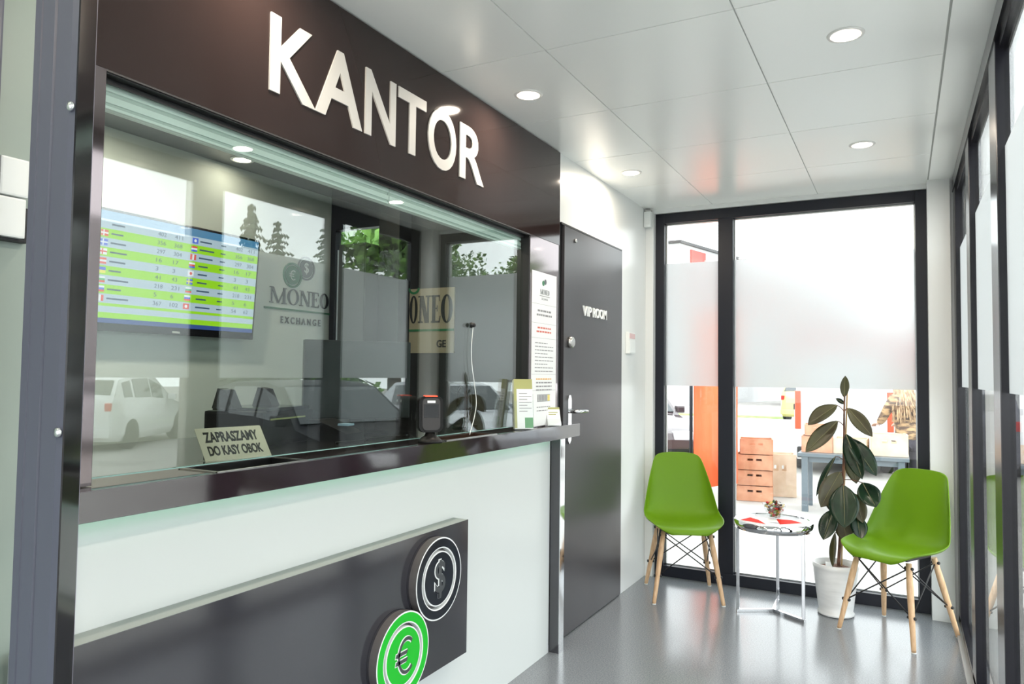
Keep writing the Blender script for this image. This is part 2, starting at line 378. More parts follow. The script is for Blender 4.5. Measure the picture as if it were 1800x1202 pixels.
# right glass facade
w2 = thing('window_2', 'long glass facade with dark posts beside the right chair', 'window'); w2['kind'] = 'structure'
XF0, XF1 = 0.262, 0.300
posts = [(-1.4, -1.26), (-0.63, -0.46), (0.42, 0.59), (1.49, 1.66), (2.64, 2.82), (3.66, 3.82), (4.585, 4.72)]
for a, b in posts: obj('post', box(B(), XF0, XF1, a, b, 0.02, H - 0.012, 0, 0.003), facade_mat, w2)
bm = B()
box(bm, XF0 - 0.004, XF1, -1.4, 4.72, 2.362, H - 0.008, 0); box(bm, XF0 + 0.012, XF1, -1.4, 4.72, 2.335, 2.362, 0); box(bm, XF0, XF1, -1.4, 4.72, 0.0, 0.05, 0)
obj('frame_rail', bm, facade_mat, w2)
bm = B(); box(bm, 0.238, 0.262, -1.4, 4.70, 0.0, 0.018, 0, 0.002); obj('floor_track', bm, track_mat, w2)
for i in range(len(posts) - 1):
    a, b = posts[i][1], posts[i + 1][0]
    sheet('pane', w2, pane_glass, 0.286, 0.294, a, b, 0.05, 2.335)
    sheet('frosted_film', w2, film, 0.2845, 0.2855, a + 0.002, b - 0.002, 1.28, 2.03)
# outer window at the end of the booth, frosted to head height
w3 = thing('window_3', 'frosted booth window with trees showing above it, behind the monitor', 'window'); w3['kind'] = 'structure'
bm = B()
for a in ((-3.0, -2.965, 0.0, 2.36), (-2.60, -2.56, 0.0, 2.36), (-2.965, -2.60, 0.0, 0.06), (-2.965, -2.60, 2.16, 2.36)): box(bm, a[0], a[1], 3.32, 3.37, a[2], a[3])
obj('frame', bm, anthracite, w3)
sheet('pane', w3, pane_glass, -2.965, -2.60, 3.340, 3.347, 0.06, 2.16); sheet('frosted_film', w3, film, -2.962, -2.603, 3.338, 3.339, 0.08, 2.045)
cb = thing('filing_cabinet', 'tall slim dark cabinet in front of the booth end window', 'cabinet', (-2.66, 3.20, 0))
obj('body', box(B(), -.105, .085, -.07, .09, 0, 2.03, 0, .004), pmat('cabinet_grey', (.06, .065, .07), .35), cb)
obj('door_panel', box(B(), -.10, .08, -.078, -.07, .03, 2.01, 0, .002), pmat('cabinet_door', (.07, .075, .082), .35), cb)

# ------------------------------------------------------------------ VIP door
d1 = thing('door_1', 'grey VIP ROOM door in the white wall', 'door'); d1['kind'] = 'structure'
DX = -1.508
obj('door_leaf', box(B(), -1.55, DX, 3.39, 4.262, 0.006, 2.080, 0, 0.002), door_mat, d1)
bm = B(); box(bm, -1.56, -1.511, 3.36, 4.268, 2.0825, 2.092); box(bm, -1.60, -1.525, 3.36, 3.388, 0, 2.0825); box(bm, -1.60, -1.52, 4.2635, 4.268, 0, 2.0825)
obj('door_frame', bm, black, d1)
fd = Fr((DX, 0, 0), (0, 1, 0), (0, 0, 1))
bm = B(); text(bm, fd, 'VIP', 3.632, 3.752, 1.638, 1.692, -0.001, 0.007, 0, 0.018); text(bm, fd, 'ROOM', 3.775, 3.985, 1.638, 1.692, -0.001, 0.007, 0, 0.018)
obj('door_lettering', bm, paper, d1, label='white VIP ROOM lettering')
bm = B(); lathe(bm, [(0.030, 0), (0.030, 0.010), (0.026, 0.022), (0.02, 0.024), (0.0, 0.024)], 28, (DX, 3.462, 1.487), axis='x'); obj('lock_cylinder', bm, steel, d1)
bm = B(); lathe(bm, [(0.010, 0), (0.010, 0.008), (0.004, 0.010), (0.0, 0.008)], 20, (DX, 3.525, 2.022), axis='x'); obj('peephole', bm, steel, d1)
bm = B()
prism(bm, Fr((DX, 3.455, 0), (0, 1, 0), (0, 0, 1)), [(-0.02, 0.985), (0, 0.965), (0.02, 0.985), (0.022, 1.19), (0.012, 1.215), (-0.012, 1.215), (-0.022, 1.19)], 0, 0.010)
hp = obj('handle_plate', bm, chrome, d1)
bm = B(); tube(bm, crom([(DX + 0.005, 3.455, 1.133), (DX + 0.045, 3.455, 1.133), (DX + 0.058, 3.475, 1.133), (DX + 0.058, 3.53, 1.133), (DX + 0.055, 3.575, 1.131)], 5), 0.010, 12); obj('door_handle', bm, chrome, hp, True)

# ------------------------------------------------------------------ dark door post near the camera, hinge
d2 = thing('door_2', 'dark ridged entrance door post close to the camera', 'door', (0, 0, 0)); d2['kind'] = 'structure'
bm = B()
fp = Fr((0, 0, 0), (1, 0, 0), (0, 1, 0))
poly = [(-1.335, 0.765), (-1.325, 0.712), (-1.318, 0.706), (-1.300, 0.706), (-1.296, 0.712), (-1.290, 0.712), (-1.284, 0.700), (-1.250, 0.700), (-1.248, 0.704), (-1.244, 0.704), (-1.242, 0.700), (-1.200, 0.700), (-1.1865, 0.7025), (-1.2415, 0.765)]
prism(bm, fp, poly, 0.0, H, 0)
obj('post', bm, anth_light, d2)
bm = B(); prism(bm, fp, [(-1.1862, 0.7022), (-1.1845, 0.704), (-1.2405, 0.766), (-1.2425, 0.765)], 0.0, H); obj('shaded_side', bm, black_gloss, d2, label='dark inner side of the post, its shade put into the colour')  # black sheet over the inner side, standing for the shade on it
bm = B(); box(bm, -1.262, -1.2485, 0.767, 0.772, 0, H); obj('edge_strip', bm, pmat('edge_strip', (0.20, 0.19, 0.24), 0.3), d2, label='thin pale edge strip')
for z in (1.748, 1.218, 0.66):
    bm = B(); lathe(bm, [(0.0085, 0), (0.0085, -0.003), (0.006, -0.006), (0.0, -0.007)], 18, (-1.1935, 0.7005, z), axis='y'); obj('screw_cap', bm, chrome, d2, True)
hz = thing('door_hinge', 'white two-part hinge on the pale green panel', 'hinge')
obj('upper_knuckle', box(B(), XW, XW + 0.03, 0.745, 0.796, 1.647, 1.72, 0, 0.004), plastic_white, hz)
obj('lower_knuckle', box(B(), XW, XW + 0.03, 0.742, 0.793, 1.568, 1.644, 0, 0.004), plastic_white, hz)
obj('hinge_plate', box(B(), XW, XW + 0.018, 0.70, 0.806, 1.562, 1.63, 0, 0.002), black, hz)
bm = B(); box(bm, XW, XW + 0.04, 0.66, 0.735, 0, H, 0, 0.004); struct('trim_2', bm, anth_light, label='slim grey frame strip at the very edge beside the hinge', cat='frame')

# ------------------------------------------------------------------ fascia sign
fs = thing('fascia_sign', 'brown gloss fascia with white KANTOR lettering above the booth glass', 'sign')
bm = B(); box(bm, -1.535, -1.50, 0.86, 3.312, 1.964, 2.432, 0, 0.001); obj('fascia_panel', bm, brown, fs)
bm = B(); box(bm, -1.60, -1.505, 0.90, 3.0, 1.957, 1.9635); obj('soffit_strip', bm, black, fs)
bm = B(); box(bm, -1.5062, -1.5004, 0.95, 2.985, 1.9598, 1.9638); obj('bottom_edge', bm, plastic_grey, fs)
bm = B(); box(bm, -1.5325, -1.528, 0.953, 2.98, 1.9445, 1.9568); gasket = obj('top_gasket', bm, black)
ff = Fr((-1.50, 0, 0), (0, 1, 0), (0, 0, 1))
for ch, a, b in (('K', 1.402, 1.578), ('A', 1.578, 1.786), ('N', 1.800, 1.958), ('T', 1.972, 2.136), ('O', 2.150, 2.337), ('R', 2.363, 2.548)):
    bm = B(); zo = 0.006 if ch == 'O' else 0
    text(bm, ff, ch, a, b, 2.078 - zo, 2.292 + zo, -0.001, 0.005, 0, 0.020)
    obj('letter', bm, letter_white, fs, label='white letter ' + ch)
# pilasters
bm = B(); box(bm, -1.545, -1.50, 2.986, 3.302, 1.075, 1.9635, 0, 0.001); box(bm, -1.535, -1.505, 2.986, 3.21, 0, 1.011)
struct('trim_3', bm, pilaster_mat, label='polished brown upright carrying the white notice', cat='pilaster')
bm = B(); box(bm, -1.60, -1.50, 0.862, 0.952, 0.0, 1.0105); box(bm, -1.60, -1.50, 0.862, 0.952, 1.0755, 1.9635, 0, 0.001)
struct('trim_4', bm, pilaster_mat, label='polished brown upright at the entrance end of the counter', cat='pilaster')

# ------------------------------------------------------------------ teller window
tw = thing('teller_window', 'large cashier booth glass under the fascia', 'window')
obj('glass_pane', box(B(), -1.541, -1.533, 0.953, 2.9845, 1.087, 1.9565), booth_glass, tw)
bm = B(); box(bm, -1.5412, -1.5328, 0.953, 2.9845, 1.0845, 1.087); obj('glass_edge', bm, glass_edge, tw, label='pale green polished bottom edge')
obj('side_profile', box(B(), -1.545, -1.502, 2.979, 2.9855, 1.0748, 1.9565), black, tw)
for a, b in ((0.90, 1.990), (1.995, 2.985)):
    rb = B(); g = B()
    for z0, z1 in ((1.936, 1.950), (1.910, 1.925), (1.896, 1.902)): box(rb, -1.570, -1.5445, a, b, z0, z1)
    box(rb, -1.568, -1.556, a, b, 1.895, 1.950)
    r = obj('blind_rail', rb, rail_mat, tw, label='pale green aluminium rail')
    box(g, -1.556, -1.551, a, b, 1.9252, 1.9358); box(g, -1.556, -1.549, a, b, 1.9022, 1.9098); obj('groove', g, rail_dark, r)

gasket.parent = tw
# ------------------------------------------------------------------ counter
wt = thing('counter_worktop', 'glossy brown counter slab running under the booth glass', 'worktop')
fz = Fr((0, 0, 0), (1, 0, 0), (0, 1, 0))
bm = B()
ty0, ty1, tx0, tx1 = 1.236, 1.532, -1.590, -1.455     # sunken tray openings
sy0, sy1, sx0, sx1 = 2.255, 2.625, -1.575, -1.466
def slab(y0, y1, x0, x1): box(bm, x0, x1, y0, y1, 1.012, 1.074)
slab(0.862, ty0, -2.3, -1.452); slab(ty1, sy0, -2.3, -1.452); slab(sy1, 3.296, -2.3, -1.452); slab(3.296, 3.46, -1.503, -1.452)
slab(ty0, ty1, -2.3, tx0); slab(ty0, ty1, tx1, -1.452); slab(sy0, sy1, -2.3, sx0); slab(sy0, sy1, sx1, -1.452)
obj('slab', bm, counter_top, wt)
bm = B(); box(bm, -1.452, -1.445, 0.862, 3.46, 1.011, 1.074, 0, 0.001); obj('front_edge', bm, brown_edge, wt, label='reflective brown front edge')
bm = B(); box(bm, -1.505, -1.452, 3.4595, 3.462, 1.011, 1.074); obj('end_cap', bm, chrome, wt)
bm = B(); box(bm, -1.484, -1.470, 0.87, 3.21, 1.006, 1.0115); obj('light_strip', bm, led_green, wt, label='green light strip under the lip')
cf = thing('service_counter', 'plain white counter front below the brown slab', 'counter')
obj('front_panel', box(B(), -1.535, -1.497, 0.862, 3.217, 0.0, 1.0105), white_gloss, cf)
bm = B(); box(bm, -1.4968, -1.448, 3.223, 3.275, 0.0, 1.0105); lg = obj('leg', bm, panel_grey, cf, label='dark upright leg at the end of the counter')
bm = B(); box(bm, -1.4475, -1.4445, 3.223, 3.275, 0.0, 1.0105); obj('chrome_edge', bm, chrome, lg)
# promo board with the two coins
pb = thing('promo_board', 'low dark board with dollar and euro coins on the counter front', 'board')
bm = B(); box(bm, -1.4965, -1.4325, 0.80, 2.357, 0.292, 0.7775); obj('board_body', bm, panel_edge, pb, label='pale grey board edge')
obj('board_face', box(B(), -1.4325, -1.430, 0.80, 2.357, 0.292, 0.7775), panel_grey, pb)
def coin(name, cyy, cz, main, sym):
    fr = Fr((-1.430, cyy, cz), (0, 1, 0), (0, 0, 1)); R = 0.138
    bm = B(); ring2(bm, fr, 0, 0, R * 0.985, 0, 0.0, 0.010, 0, 0); o = obj(name, bm, coin_side, pb, label=('black dollar coin' if sym == '$' else 'green euro coin'))
    bm = B(); ring2(bm, fr, 0, 0, R, R * 0.965, 0.008, 0.0305, 1, 2); ring2(bm, fr, 0, 0, R * 0.966, R * 0.765, 0.008, 0.031, 0, 1)
    ring2(bm, fr, 0, 0, R * 0.766, R * 0.735, 0.008, 0.030, 1, 1); obj('rim', bm, [main, coin_white, coin_side], o)
    bm = B(); ring2(bm, fr, 0, 0, R * 0.665, R * 0.63, 0.008, 0.030, 1, 1); ring2(bm, fr, 0, 0, R * 0.635, 0, 0.008, 0.0305, 0, 1); obj('centre_disc', bm, [main, coin_white], o)
    bm = B()
    if sym == '$':
        text(bm, fr, '$', -0.032, 0.032, -0.066, 0.066, 0.030, 0.0312, 1, 0.035)
        text(bm, fr, '$', -0.027, 0.034, -0.0635, 0.0625, 0.0308, 0.0325, 0, 0.012)
    else:
        for mi, dx, k, d in ((1, 0.0, 1.0, 0.0316), (0, 0.002, 0.66, 0.0326)):
            t = 0.017 * k
            ring2(bm, fr, 0.012 + dx, 0, 0.052 + t / 2, 0.052 - t / 2, 0.030, d, mi, mi, 40, 0.78, 0.78, math.radians(48), math.radians(312))
            for yy in (0.011, -0.013): prism(bm, fr, [(-0.046 + dx, yy - t / 2), (0.012 + dx, yy - t / 2), (0.018 + dx, yy + t / 2), (-0.042 + dx, yy + t / 2)], 0.030, d, mi)
    obj('currency_symbol', bm, [pmat('symbol_core_' + ('dollar' if sym == '$' else 'euro'), (0.05, 0.055, 0.06), 0.3), coin_white], o)
coin('coin', 2.124, 0.620, coin_black, '$'); coin('coin', 1.926, 0.424, coin_green, 'E')

# ------------------------------------------------------------------ logo drawing
def serif(bm, fr, ch, x0, x1, y0, y1, d0, d1, mi=0):
    w, h = x1 - x0, y1 - y0; T, t, s = 0.205, 0.075, 0.06   # stem, hairline, serif height (share of the height)
    def r(a, b, c, d): rect(bm, fr, x0 + a * w, x0 + b * w, y0 + c * h, y0 + d * h, d0, d1, mi)
    def p(*q): prism(bm, fr, [(x0 + a * w, y0 + b * h) for a, b in q], d0, d1, mi)
    k = min(h / w, 1.55)
    if ch == 'O':
        n = 48; V = []
        for (rx, ry, d) in ((0.5, 0.515, d0), (0.5, 0.515, d1), (0.5 - T * k * 0.95, 0.46, d1), (0.5 - T * k * 0.95, 0.46, d0)):
            V.append([bm.verts.new(fr(x0 + (0.5 + rx * math.cos(2 * PI * i / n)) * w, y0 + (0.5 + ry * math.sin(2 * PI * i / n)) * h, d)) for i in range(n)])
        for q in range(4):
            for i in range(n):
                f = bm.faces.new((V[q][i], V[q][(i + 1) % n], V[(q + 1) % 4][(i + 1) % n], V[(q + 1) % 4][i])); f.material_index = mi
    elif ch == 'M':
        a = t * k * 1.2; b = T * k
        r(0.09, 0.09 + a, 0, 1); r(0.91 - b, 0.91, 0, 1)
        p((0.09, 1), (0.09 + b, 1), (0.5 + b * .4, 0), (0.5 - b * .4, 0)); p((0.91 - a, 1), (0.91, 1), (0.5 + a * .6, 0), (0.5 - a * .6, 0))
        r(0, 0.09 + a + 0.07, 0, s); r(0.91 - b - 0.07, 1, 0, s); r(0, 0.2, 1 - s, 1); r(0.82, 1, 1 - s, 1)
    elif ch == 'N':
        a = t * k * 1.2; b = T * k
        r(0.12, 0.12 + a, 0, 1); r(0.88 - a, 0.88, 0, 1); p((0.10, 1), (0.10 + b, 1), (0.88, 0), (0.88 - b, 0))
        r(0, 0.24 + a, 0, s); r(0, 0.25, 1 - s, 1); r(0.76 - a, 1, 1 - s, 1)
    elif ch == 'E':
        b = T * k
        r(0.12, 0.12 + b, 0, 1); r(0, 0.93, 0, s * 1.1); r(0, 0.90, 1 - s * 1.1, 1); r(0.12, 0.65, 0.49, 0.545)
        p((0.80, 0), (0.93, 0), (1.0, 0.24), (0.95, 0.24)); p((0.80, 1), (0.90, 1), (0.93, 0.78), (0.88, 0.78)); r(0.62, 0.67, 0.40, 0.63)
def moneo(bm, fr, x0, x1, y0, y1, d0, d1, mi=0):
    spans = [('M', 0, 0.275), ('O', 0.285, 0.475), ('N', 0.485, 0.68), ('E', 0.69, 0.83), ('O', 0.845, 1.0)]
    for ch, a, b in spans: serif(bm, fr, ch, x0 + a * (x1 - x0), x0 + b * (x1 - x0), y0, y1, d0, d1, mi)
def logo_coins(parent, fr, cx1, cy1, cx2, cy2, r):
    bm = B(); ring2(bm, fr, cx2, cy2, r, r * 0.86, 0.0, 0.004); ring2(bm, fr, cx2, cy2, r * 0.76, 0, 0.0, 0.004); o = obj('grey_coin', bm, logo_grey, parent)
    bm = B(); text(bm, fr, '$', cx2 - r * .26, cx2 + r * .26, cy2 - r * .5, cy2 + r * .5, 0.004, 0.0048, 0, 0.01); obj('dollar_mark', bm, paper, o)
    bm = B(); ring2(bm, fr, cx1, cy1, r * 1.04, r * 0.88, 0.0, 0.006); ring2(bm, fr, cx1, cy1, r * 0.78, 0, 0.0, 0.006); o = obj('green_coin', bm, logo_green, parent)
    bm = B(); ring2(bm, fr, cx1 + r * .06, cy1, r * .42, r * .33, 0.006, 0.0068, 0, 0, 30, .8, .8, math.radians(50), math.radians(310))
    for yy in (.09, -.09): rect(bm, fr, cx1 - r * .42, cx1 + r * .12, cy1 + r * (yy - .035), cy1 + r * (yy + .035), 0.006, 0.0068)
    obj('euro_mark', bm, paper, o)
fl = Fr((-2.998, 0, 0), (0, 1, 0), (0, 0, 1))
lo = thing('wall_logo', 'MONEO EXCHANGE wall logo with two coins beside the rate screen', 'logo')
logo_coins(lo, fl, 3.012, 1.856, 3.118, 1.907, 0.068)
bm = B(); moneo(bm, fl, 2.848, 3.306, 1.690, 1.778, 0, 0.004); obj('logo_name', bm, logo_ink, lo)
bm = B(); rect(bm, fl, 2.812, 3.330, 1.657, 1.667, 0, 0.004); obj('logo_line', bm, logo_green, lo)
bm = B(); text(bm, fl, 'E X C H A N G E', 2.932, 3.243, 1.584, 1.622, 0, 0.004, 0, 0.02); obj('logo_tagline', bm, logo_ink, lo)
# second, tan board with the logo on the partition
tb = thing('logo_board', 'tan MONEO board on the dark partition inside the booth', 'sign')
ft = Fr((-2.42, 3.326, 0), (1, 0, 0), (0, 0, 1))
obj('board', box(B(), -2.415, -2.12, 3.318, 3.3295, 1.43, 1.785), cream, tb)
fq = Fr((-2.42, 3.318, 0), (1, 0, 0), (0, 0, 1))
bm = B(); serif(bm, fq, 'O', 0.008, 0.060, 1.595, 1.745, 0, .003); serif(bm, fq, 'N', 0.066, 0.146, 1.595, 1.745, 0, .003); serif(bm, fq, 'E', 0.152, 0.212, 1.595, 1.745, 0, .003); serif(bm, fq, 'O', 0.216, 0.290, 1.595, 1.745, 0, .003)
obj('logo_name', bm, logo_ink, tb)
bm = B(); rect(bm, fq, 0.005, 0.30, 1.548, 1.560, 0, .003); obj('logo_line', bm, logo_green, tb); bm = B(); ring2(bm, fq, 0.035, 1.795, 0.04, 0.028, 0, 0.003, 0, 0, 24, 1, 1, math.radians(190), math.radians(350)); obj('logo_coin', bm, logo_green, tb)
bm = B(); text(bm, fq, 'GE', 0.19, 0.25, 1.46, 1.50, 0, 0.003, 0, 0.02); obj('logo_tagline', bm, logo_ink, tb)

# ------------------------------------------------------------------ rate screen
tv = thing('rate_screen', 'wall screen of green and white exchange rate rows', 'screen')
tv.location = (-2.930, 2.235, 1.735); tv.rotation_euler = (0, math.radians(4), 0)
TW, TH = 0.905, 0.512
obj('casing', box(B(), -0.028, 0.012, -TW / 2, TW / 2, -TH / 2, TH / 2, 0, 0.006), tv_black, tv)
f0 = Fr((0.0125, 0, 0), (0, 1, 0), (0, 0, 1))
SW, y_top, y_bot = TW / 2 - 0.012, TH / 2 - 0.012, -TH / 2 + 0.035
bm = B(); rect(bm, f0, -SW, SW, y_top - 0.035, y_top, 0, 0.001, 2)
n = 12; hh = (y_top - 0.035 - (y_bot + 0.02)) / n
rows = [0, 1, 0, 1, 0, 1, 0, 1, 0, 1, 0, 1]
yy = y_top - 0.035; rowy = []
for i in range(9):
    y2 = yy - hh * 1.13; rect(bm, f0, -SW, SW, y2, yy, 0, 0.001, i % 2); rowy.append((y2, yy)); yy = y2
rest = yy - (y_bot + 0.02)
for k, mi in ((.2, 1), (.42, 0), (.38, 1)):
    y2 = yy - rest * k; rect(bm, f0, -SW, SW, y2, yy, 0, 0.001, mi); yy = y2
rect(bm, f0, -SW, SW, y_bot, y_bot + 0.02, 0, 0.001, 3)
scr = obj('display', bm, [tv_white, tv_green, tv_blue, tv_navy], tv)
def flag(fr, x, y, w, h, kind):
    b = B(); q = {'r': 0, 'w': 1, 'b': 2, 'y': 3, 'g': 4}
    if kind[0] == 'h':
        for i, c in enumerate(kind[1:]):
            m = len(kind) - 1; rect(b, fr, x, x + w, y + h * (1 - (i + 1) / m), y + h * (1 - i / m), .001, .0017, q[c])
    elif kind[0] == 'v':
        for i, c in enumerate(kind[1:]):
            m = len(kind) - 1; rect(b, fr, x + w * i / m, x + w * (i + 1) / m, y, y + h, .001, .0017, q[c])
    elif kind[0] == 'x':
        rect(b, fr, x, x + w, y, y + h, .001, .0016, q[kind[1]]); rect(b, fr, x, x + w, y + h * .38, y + h * .62, .0016, .0020, q[kind[2]]); rect(b, fr, x + w * .3, x + w * .46, y, y + h, .0016, .0020, q[kind[2]])
    elif kind[0] == 'o':
        rect(b, fr, x, x + w, y, y + h, .001, .0016, q[kind[1]]); ring2(b, fr, x + w / 2, y + h / 2, h * .28, 0, .0016, .0020, q[kind[2]], seg=20)
    obj('flag', b, [tv_fr, tv_fw, tv_fb, tv_fy, tv_fg], scr)
lefts = ['xrw', 'xbw', 'xwr', 'hrwr', 'hby', 'hwgr', 'hwbr', 'vrwr']; rights = ['obw', 'hrwb', 'vrwr', 'hwrb', 'owr', 'xby', 'hwgr', 'hwbr', 'orw']
for i, (a, b) in enumerate(rowy):
    w, h = 0.032, (b - a) * 0.66; c = (a + b) / 2
    if i < 9: flag(f0, 0.048 - 0.003 * i, c - h / 2, w, h, rights[i])
    if 0 < i: flag(f0, -0.39, c - h / 2, w, h, lefts[i - 1])
vals = [('402', '411'), ('356', '368'), ('297', '304'), ('16', '17'), ('3', '3'), ('41', '43'), ('218', '231'), ('5', '6'), ('54', '62')]
for i, (a, b) in enumerate(rowy):
    c = (a + b) / 2; u, v = vals[i]; bm = B(); rect(bm, f0, -SW, SW, a, b, .0008, .0011, 1 + i % 2)
    text(bm, f0, u, 0.30, 0.30 + .014 * len(u), c - .009, c + .009, 0.0009, .0015); text(bm, f0, v, 0.375, 0.375 + .014 * len(v), c - .009, c + .009, 0.0009, .0015)
    u2, v2 = ('367', '102') if i == 8 else (u, v)
    text(bm, f0, u2, -.13, -.13 + .014 * len(u2), c - .009, c + .009, 0.0009, .0015); text(bm, f0, v2, -.045, -.045 + .014 * len(v2), c - .009, c + .009, 0.0009, .0015)
    rect(bm, f0, .09, .09 + random.uniform(.05, .10), c - .0035, c + .0035, 0.0009, .0015); rect(bm, f0, -.345, -.345 + random.uniform(.05, .10), c - .0035, c + .0035, 0.0009, .0015); rect(bm, f0, .21, .24, c - .003, c + .003, 0.0009, .0015)
    obj('rate_row', bm, [tv_ink, tv_white, tv_green], scr)
bm = B(); rect(bm, f0, -.02, .02, -TH / 2 + .009, -TH / 2 + .018, 0, .001); obj('badge', bm, coin_white, tv)
obj('wall_bracket', box(B(), -0.046, -0.028, -.15, .15, -.12, .12), black, tv)

# ------------------------------------------------------------------ ceiling lights
def downlight(x, y, z, label, group, first=[]):
    if not first:
        t = thing('ceiling_downlight', label, 'lamp', (x, y, z), 0, group)
        bm = B(); lathe(bm, [(0.038, 0.002), (0.041, -0.004), (0.056, -0.003), (0.058, 0.0005)], 36); obj('trim_ring', bm, lamp_ring, t, True)
        bm = B(); lathe(bm, [(0.0, -0.002), (0.040, -0.002), (0.040, 0.001), (0.0, 0.001)], 32); obj('bulb', bm, lamp_on, t)
        first.append(t); return t
    t = copy_tree(first[0]); t.location = (x, y, z); tag(t, label, 'lamp', group); return t
G = 'recessed ceiling lights'
downlight(-1.311, 2.578, H, 'ceiling downlight nearest the KANTOR letters', G)
downlight(-1.309, 3.836, H, 'ceiling downlight nearest the VIP door', G)
downlight(-0.150, 2.575, H, 'largest ceiling downlight, nearest the camera by the glass facade', G)
downlight(-0.156, 3.845, H, 'far ceiling downlight above the right green chair', G)
for x in (-1.311, -0.15):
    for y in (1.31, 0.05): downlight(x, y, H, 'ceiling downlight over the entrance, mirrored in the fascia', G)
downlight(-2.86, 2.52, 2.36, 'left warm downlight in the black booth ceiling', 'booth downlights')
downlight(-2.45, 1.75, 2.36, 'warm downlight in the booth ceiling nearest the entrance', 'booth downlights')
downlight(-2.1, 2.85, 2.36, 'right warm downlight in the black booth ceiling', 'booth downlights')
for x, y, e in ((-2.86, 2.52, .25), (-2.50, 1.75, 9), (-2.1, 2.85, 1.2)):
    ld = bpy.data.lights.new('booth_bulb', 'AREA'); ld.energy = e; ld.color = (1, 0.87, 0.72); ld.shape = 'DISK'; ld.size = 0.078
    lo_ = bpy.data.objects.new('booth_bulb', ld); lo_.location = (x, y, 2.357); C.objects.link(lo_)
for x in (-1.311, -0.15):
    for y in (0.05, 1.31, 2.577, 3.84):
        ld = bpy.data.lights.new('downlight_bulb', 'AREA'); ld.energy = 3.6; ld.color = (1, 0.86, 0.70); ld.shape = 'DISK'; ld.size = 0.078
        lo_ = bpy.data.objects.new('downlight_bulb', ld); lo_.location = (x, y, H - 0.0025); C.objects.link(lo_)

# ------------------------------------------------------------------ things on the counter
ZC = 1.074
def tray(name, label, x0, x1, y0, y1, floor_m, rim_m):
    t = thing(name, label, 'tray')
    bm = B()
    box(bm, x0, x1, y0, y1, ZC - 0.045, ZC - 0.040); box(bm, x0, x0 + .003, y0, y1, ZC - 0.04, ZC); box(bm, x1 - .003, x1, y0, y1, ZC - 0.04, ZC); box(bm, x0, x1, y0, y0 + .003, ZC - .04, ZC); box(bm, x0, x1, y1 - .003, y1, ZC - .04, ZC)
    obj('tray_well', bm, floor_m, t)
    bm = B()
    for a in ((x0 - .004, x0 + .003, y0 - .004, y1 + .004), (x1 - .003, x1 + .004, y0 - .004, y1 + .004), (x0, x1, y0 - .004, y0 + .003), (x0, x1, y1 - .003, y1 + .004)): box(bm, *a, ZC + .0002, ZC + .003)
    obj('tray_rim', bm, rim_m, t)
tray('coin_tray', 'sunken black money tray in front of the brass plaque', tx0, tx1, ty0, ty1, black, steel)
tray('coin_tray', 'sunken brown money tray right of the barcode scanner', sx0, sx1, sy0, sy1, tray_brown, steel)
# brass plaque
pq = thing('desk_plaque', 'leaning brass plaque reading ZAPRASZAMY DO KASY OBOK', 'sign')
o0 = Vector((-1.652, 1.362, ZC)); ux = Vector((0.030, 0.205, 0)); up_ = Vector((-0.062, 0.0, 0.085))
fpq = Fr(o0, ux, up_ - ux.normalized() * up_.dot(ux.normalized()))
PW, PH = ux.length, up_.length
def rr(w, h, r, n=4):
    out = [(0, 0), (w, 0)]
    for cx_, cy_, a0 in ((w - r, h - r, 0), (r, h - r, PI / 2)):
        out += [(cx_ + r * math.cos(a0 + PI / 2 * k / n), cy_ + r * math.sin(a0 + PI / 2 * k / n)) for k in range(n + 1)]
    return out
bm = B(); prism(bm, fpq, rr(PW, PH, .004), -0.0012, 0.0); obj('plate', bm, brass, pq)
bm = B(); prism(bm, Fr(o0 + Vector((0, 0, .0003)), ux, Vector((-1, 0.146, 0))), rr(PW, .045, .003), 0, -.0012); obj('foot', bm, steel, pq)
bm = B(); text(bm, fpq, 'ZAPRASZAMY', .018, .187, .058, .092, 0, .0006, 0, .035); text(bm, fpq, 'DO KASY OBOK', .018, .187, .016, .047, 0, .0006, 0, .035); obj('plaque_lettering', bm, black, pq)
# barcode scanner
sc = thing('barcode_scanner', 'black upright barcode scanner on the counter', 'scanner', (-1.476, 2.165, ZC), math.radians(46)); sc.scale = (1.10, 1.10, 1.08)
def rounded(w, h, r, n=5): 
    out = []
    for cx_, cy_, a0 in ((w / 2 - r, h / 2 - r, 0), (-w / 2 + r, h / 2 - r, PI / 2), (-w / 2 + r, -h / 2 + r, PI), (w / 2 - r, -h / 2 + r, 1.5 * PI)):
        out += [(cx_ + r * math.cos(a0 + PI / 2 * k / n), cy_ + r * math.sin(a0 + PI / 2 * k / n)) for k in range(n + 1)]
    return out
ft_ = math.radians(-4)
fsn = Fr((0, 0, 0.093), (1, 0, 0), (0, math.sin(ft_) * -1, math.cos(ft_)))   # front faces -y
bm = B(); prism(bm, fsn, rounded(.078, .118, .020), -.030, .012); bmesh.ops.bevel(bm, geom=[e for e in bm.edges if len(e.link_faces) == 2 and e.calc_face_angle(0) > 1.2], offset=.004, segments=2, affect='EDGES'); obj('body', bm, plastic_black, sc)
bm = B(); prism(bm, fsn, rounded(.058, .104, .014), .012, .0145); obj('face_plate', bm, plastic_grey, sc)
bm = B(); prism(bm, fsn, [(-.024, -.012), (.024, -.012), (.024, .032), (-.024, .032)], .0145, .0155, 0); wn = obj('scan_window', bm, black_gloss, sc)
bm = B(); rect(bm, fsn, -.013, .013, .036, .044, .0145, .0155); obj('scan_label', bm, paper, sc)
bm = B(); prism(bm, Fr((0, 0, .150), (1, 0, 0), (0, 1, 0)), [(-.02, -.012), (.02, -.012), (.02, .02), (-.02, .02)], 0, .004); obj('signal_lamp', bm, red_lamp, sc)
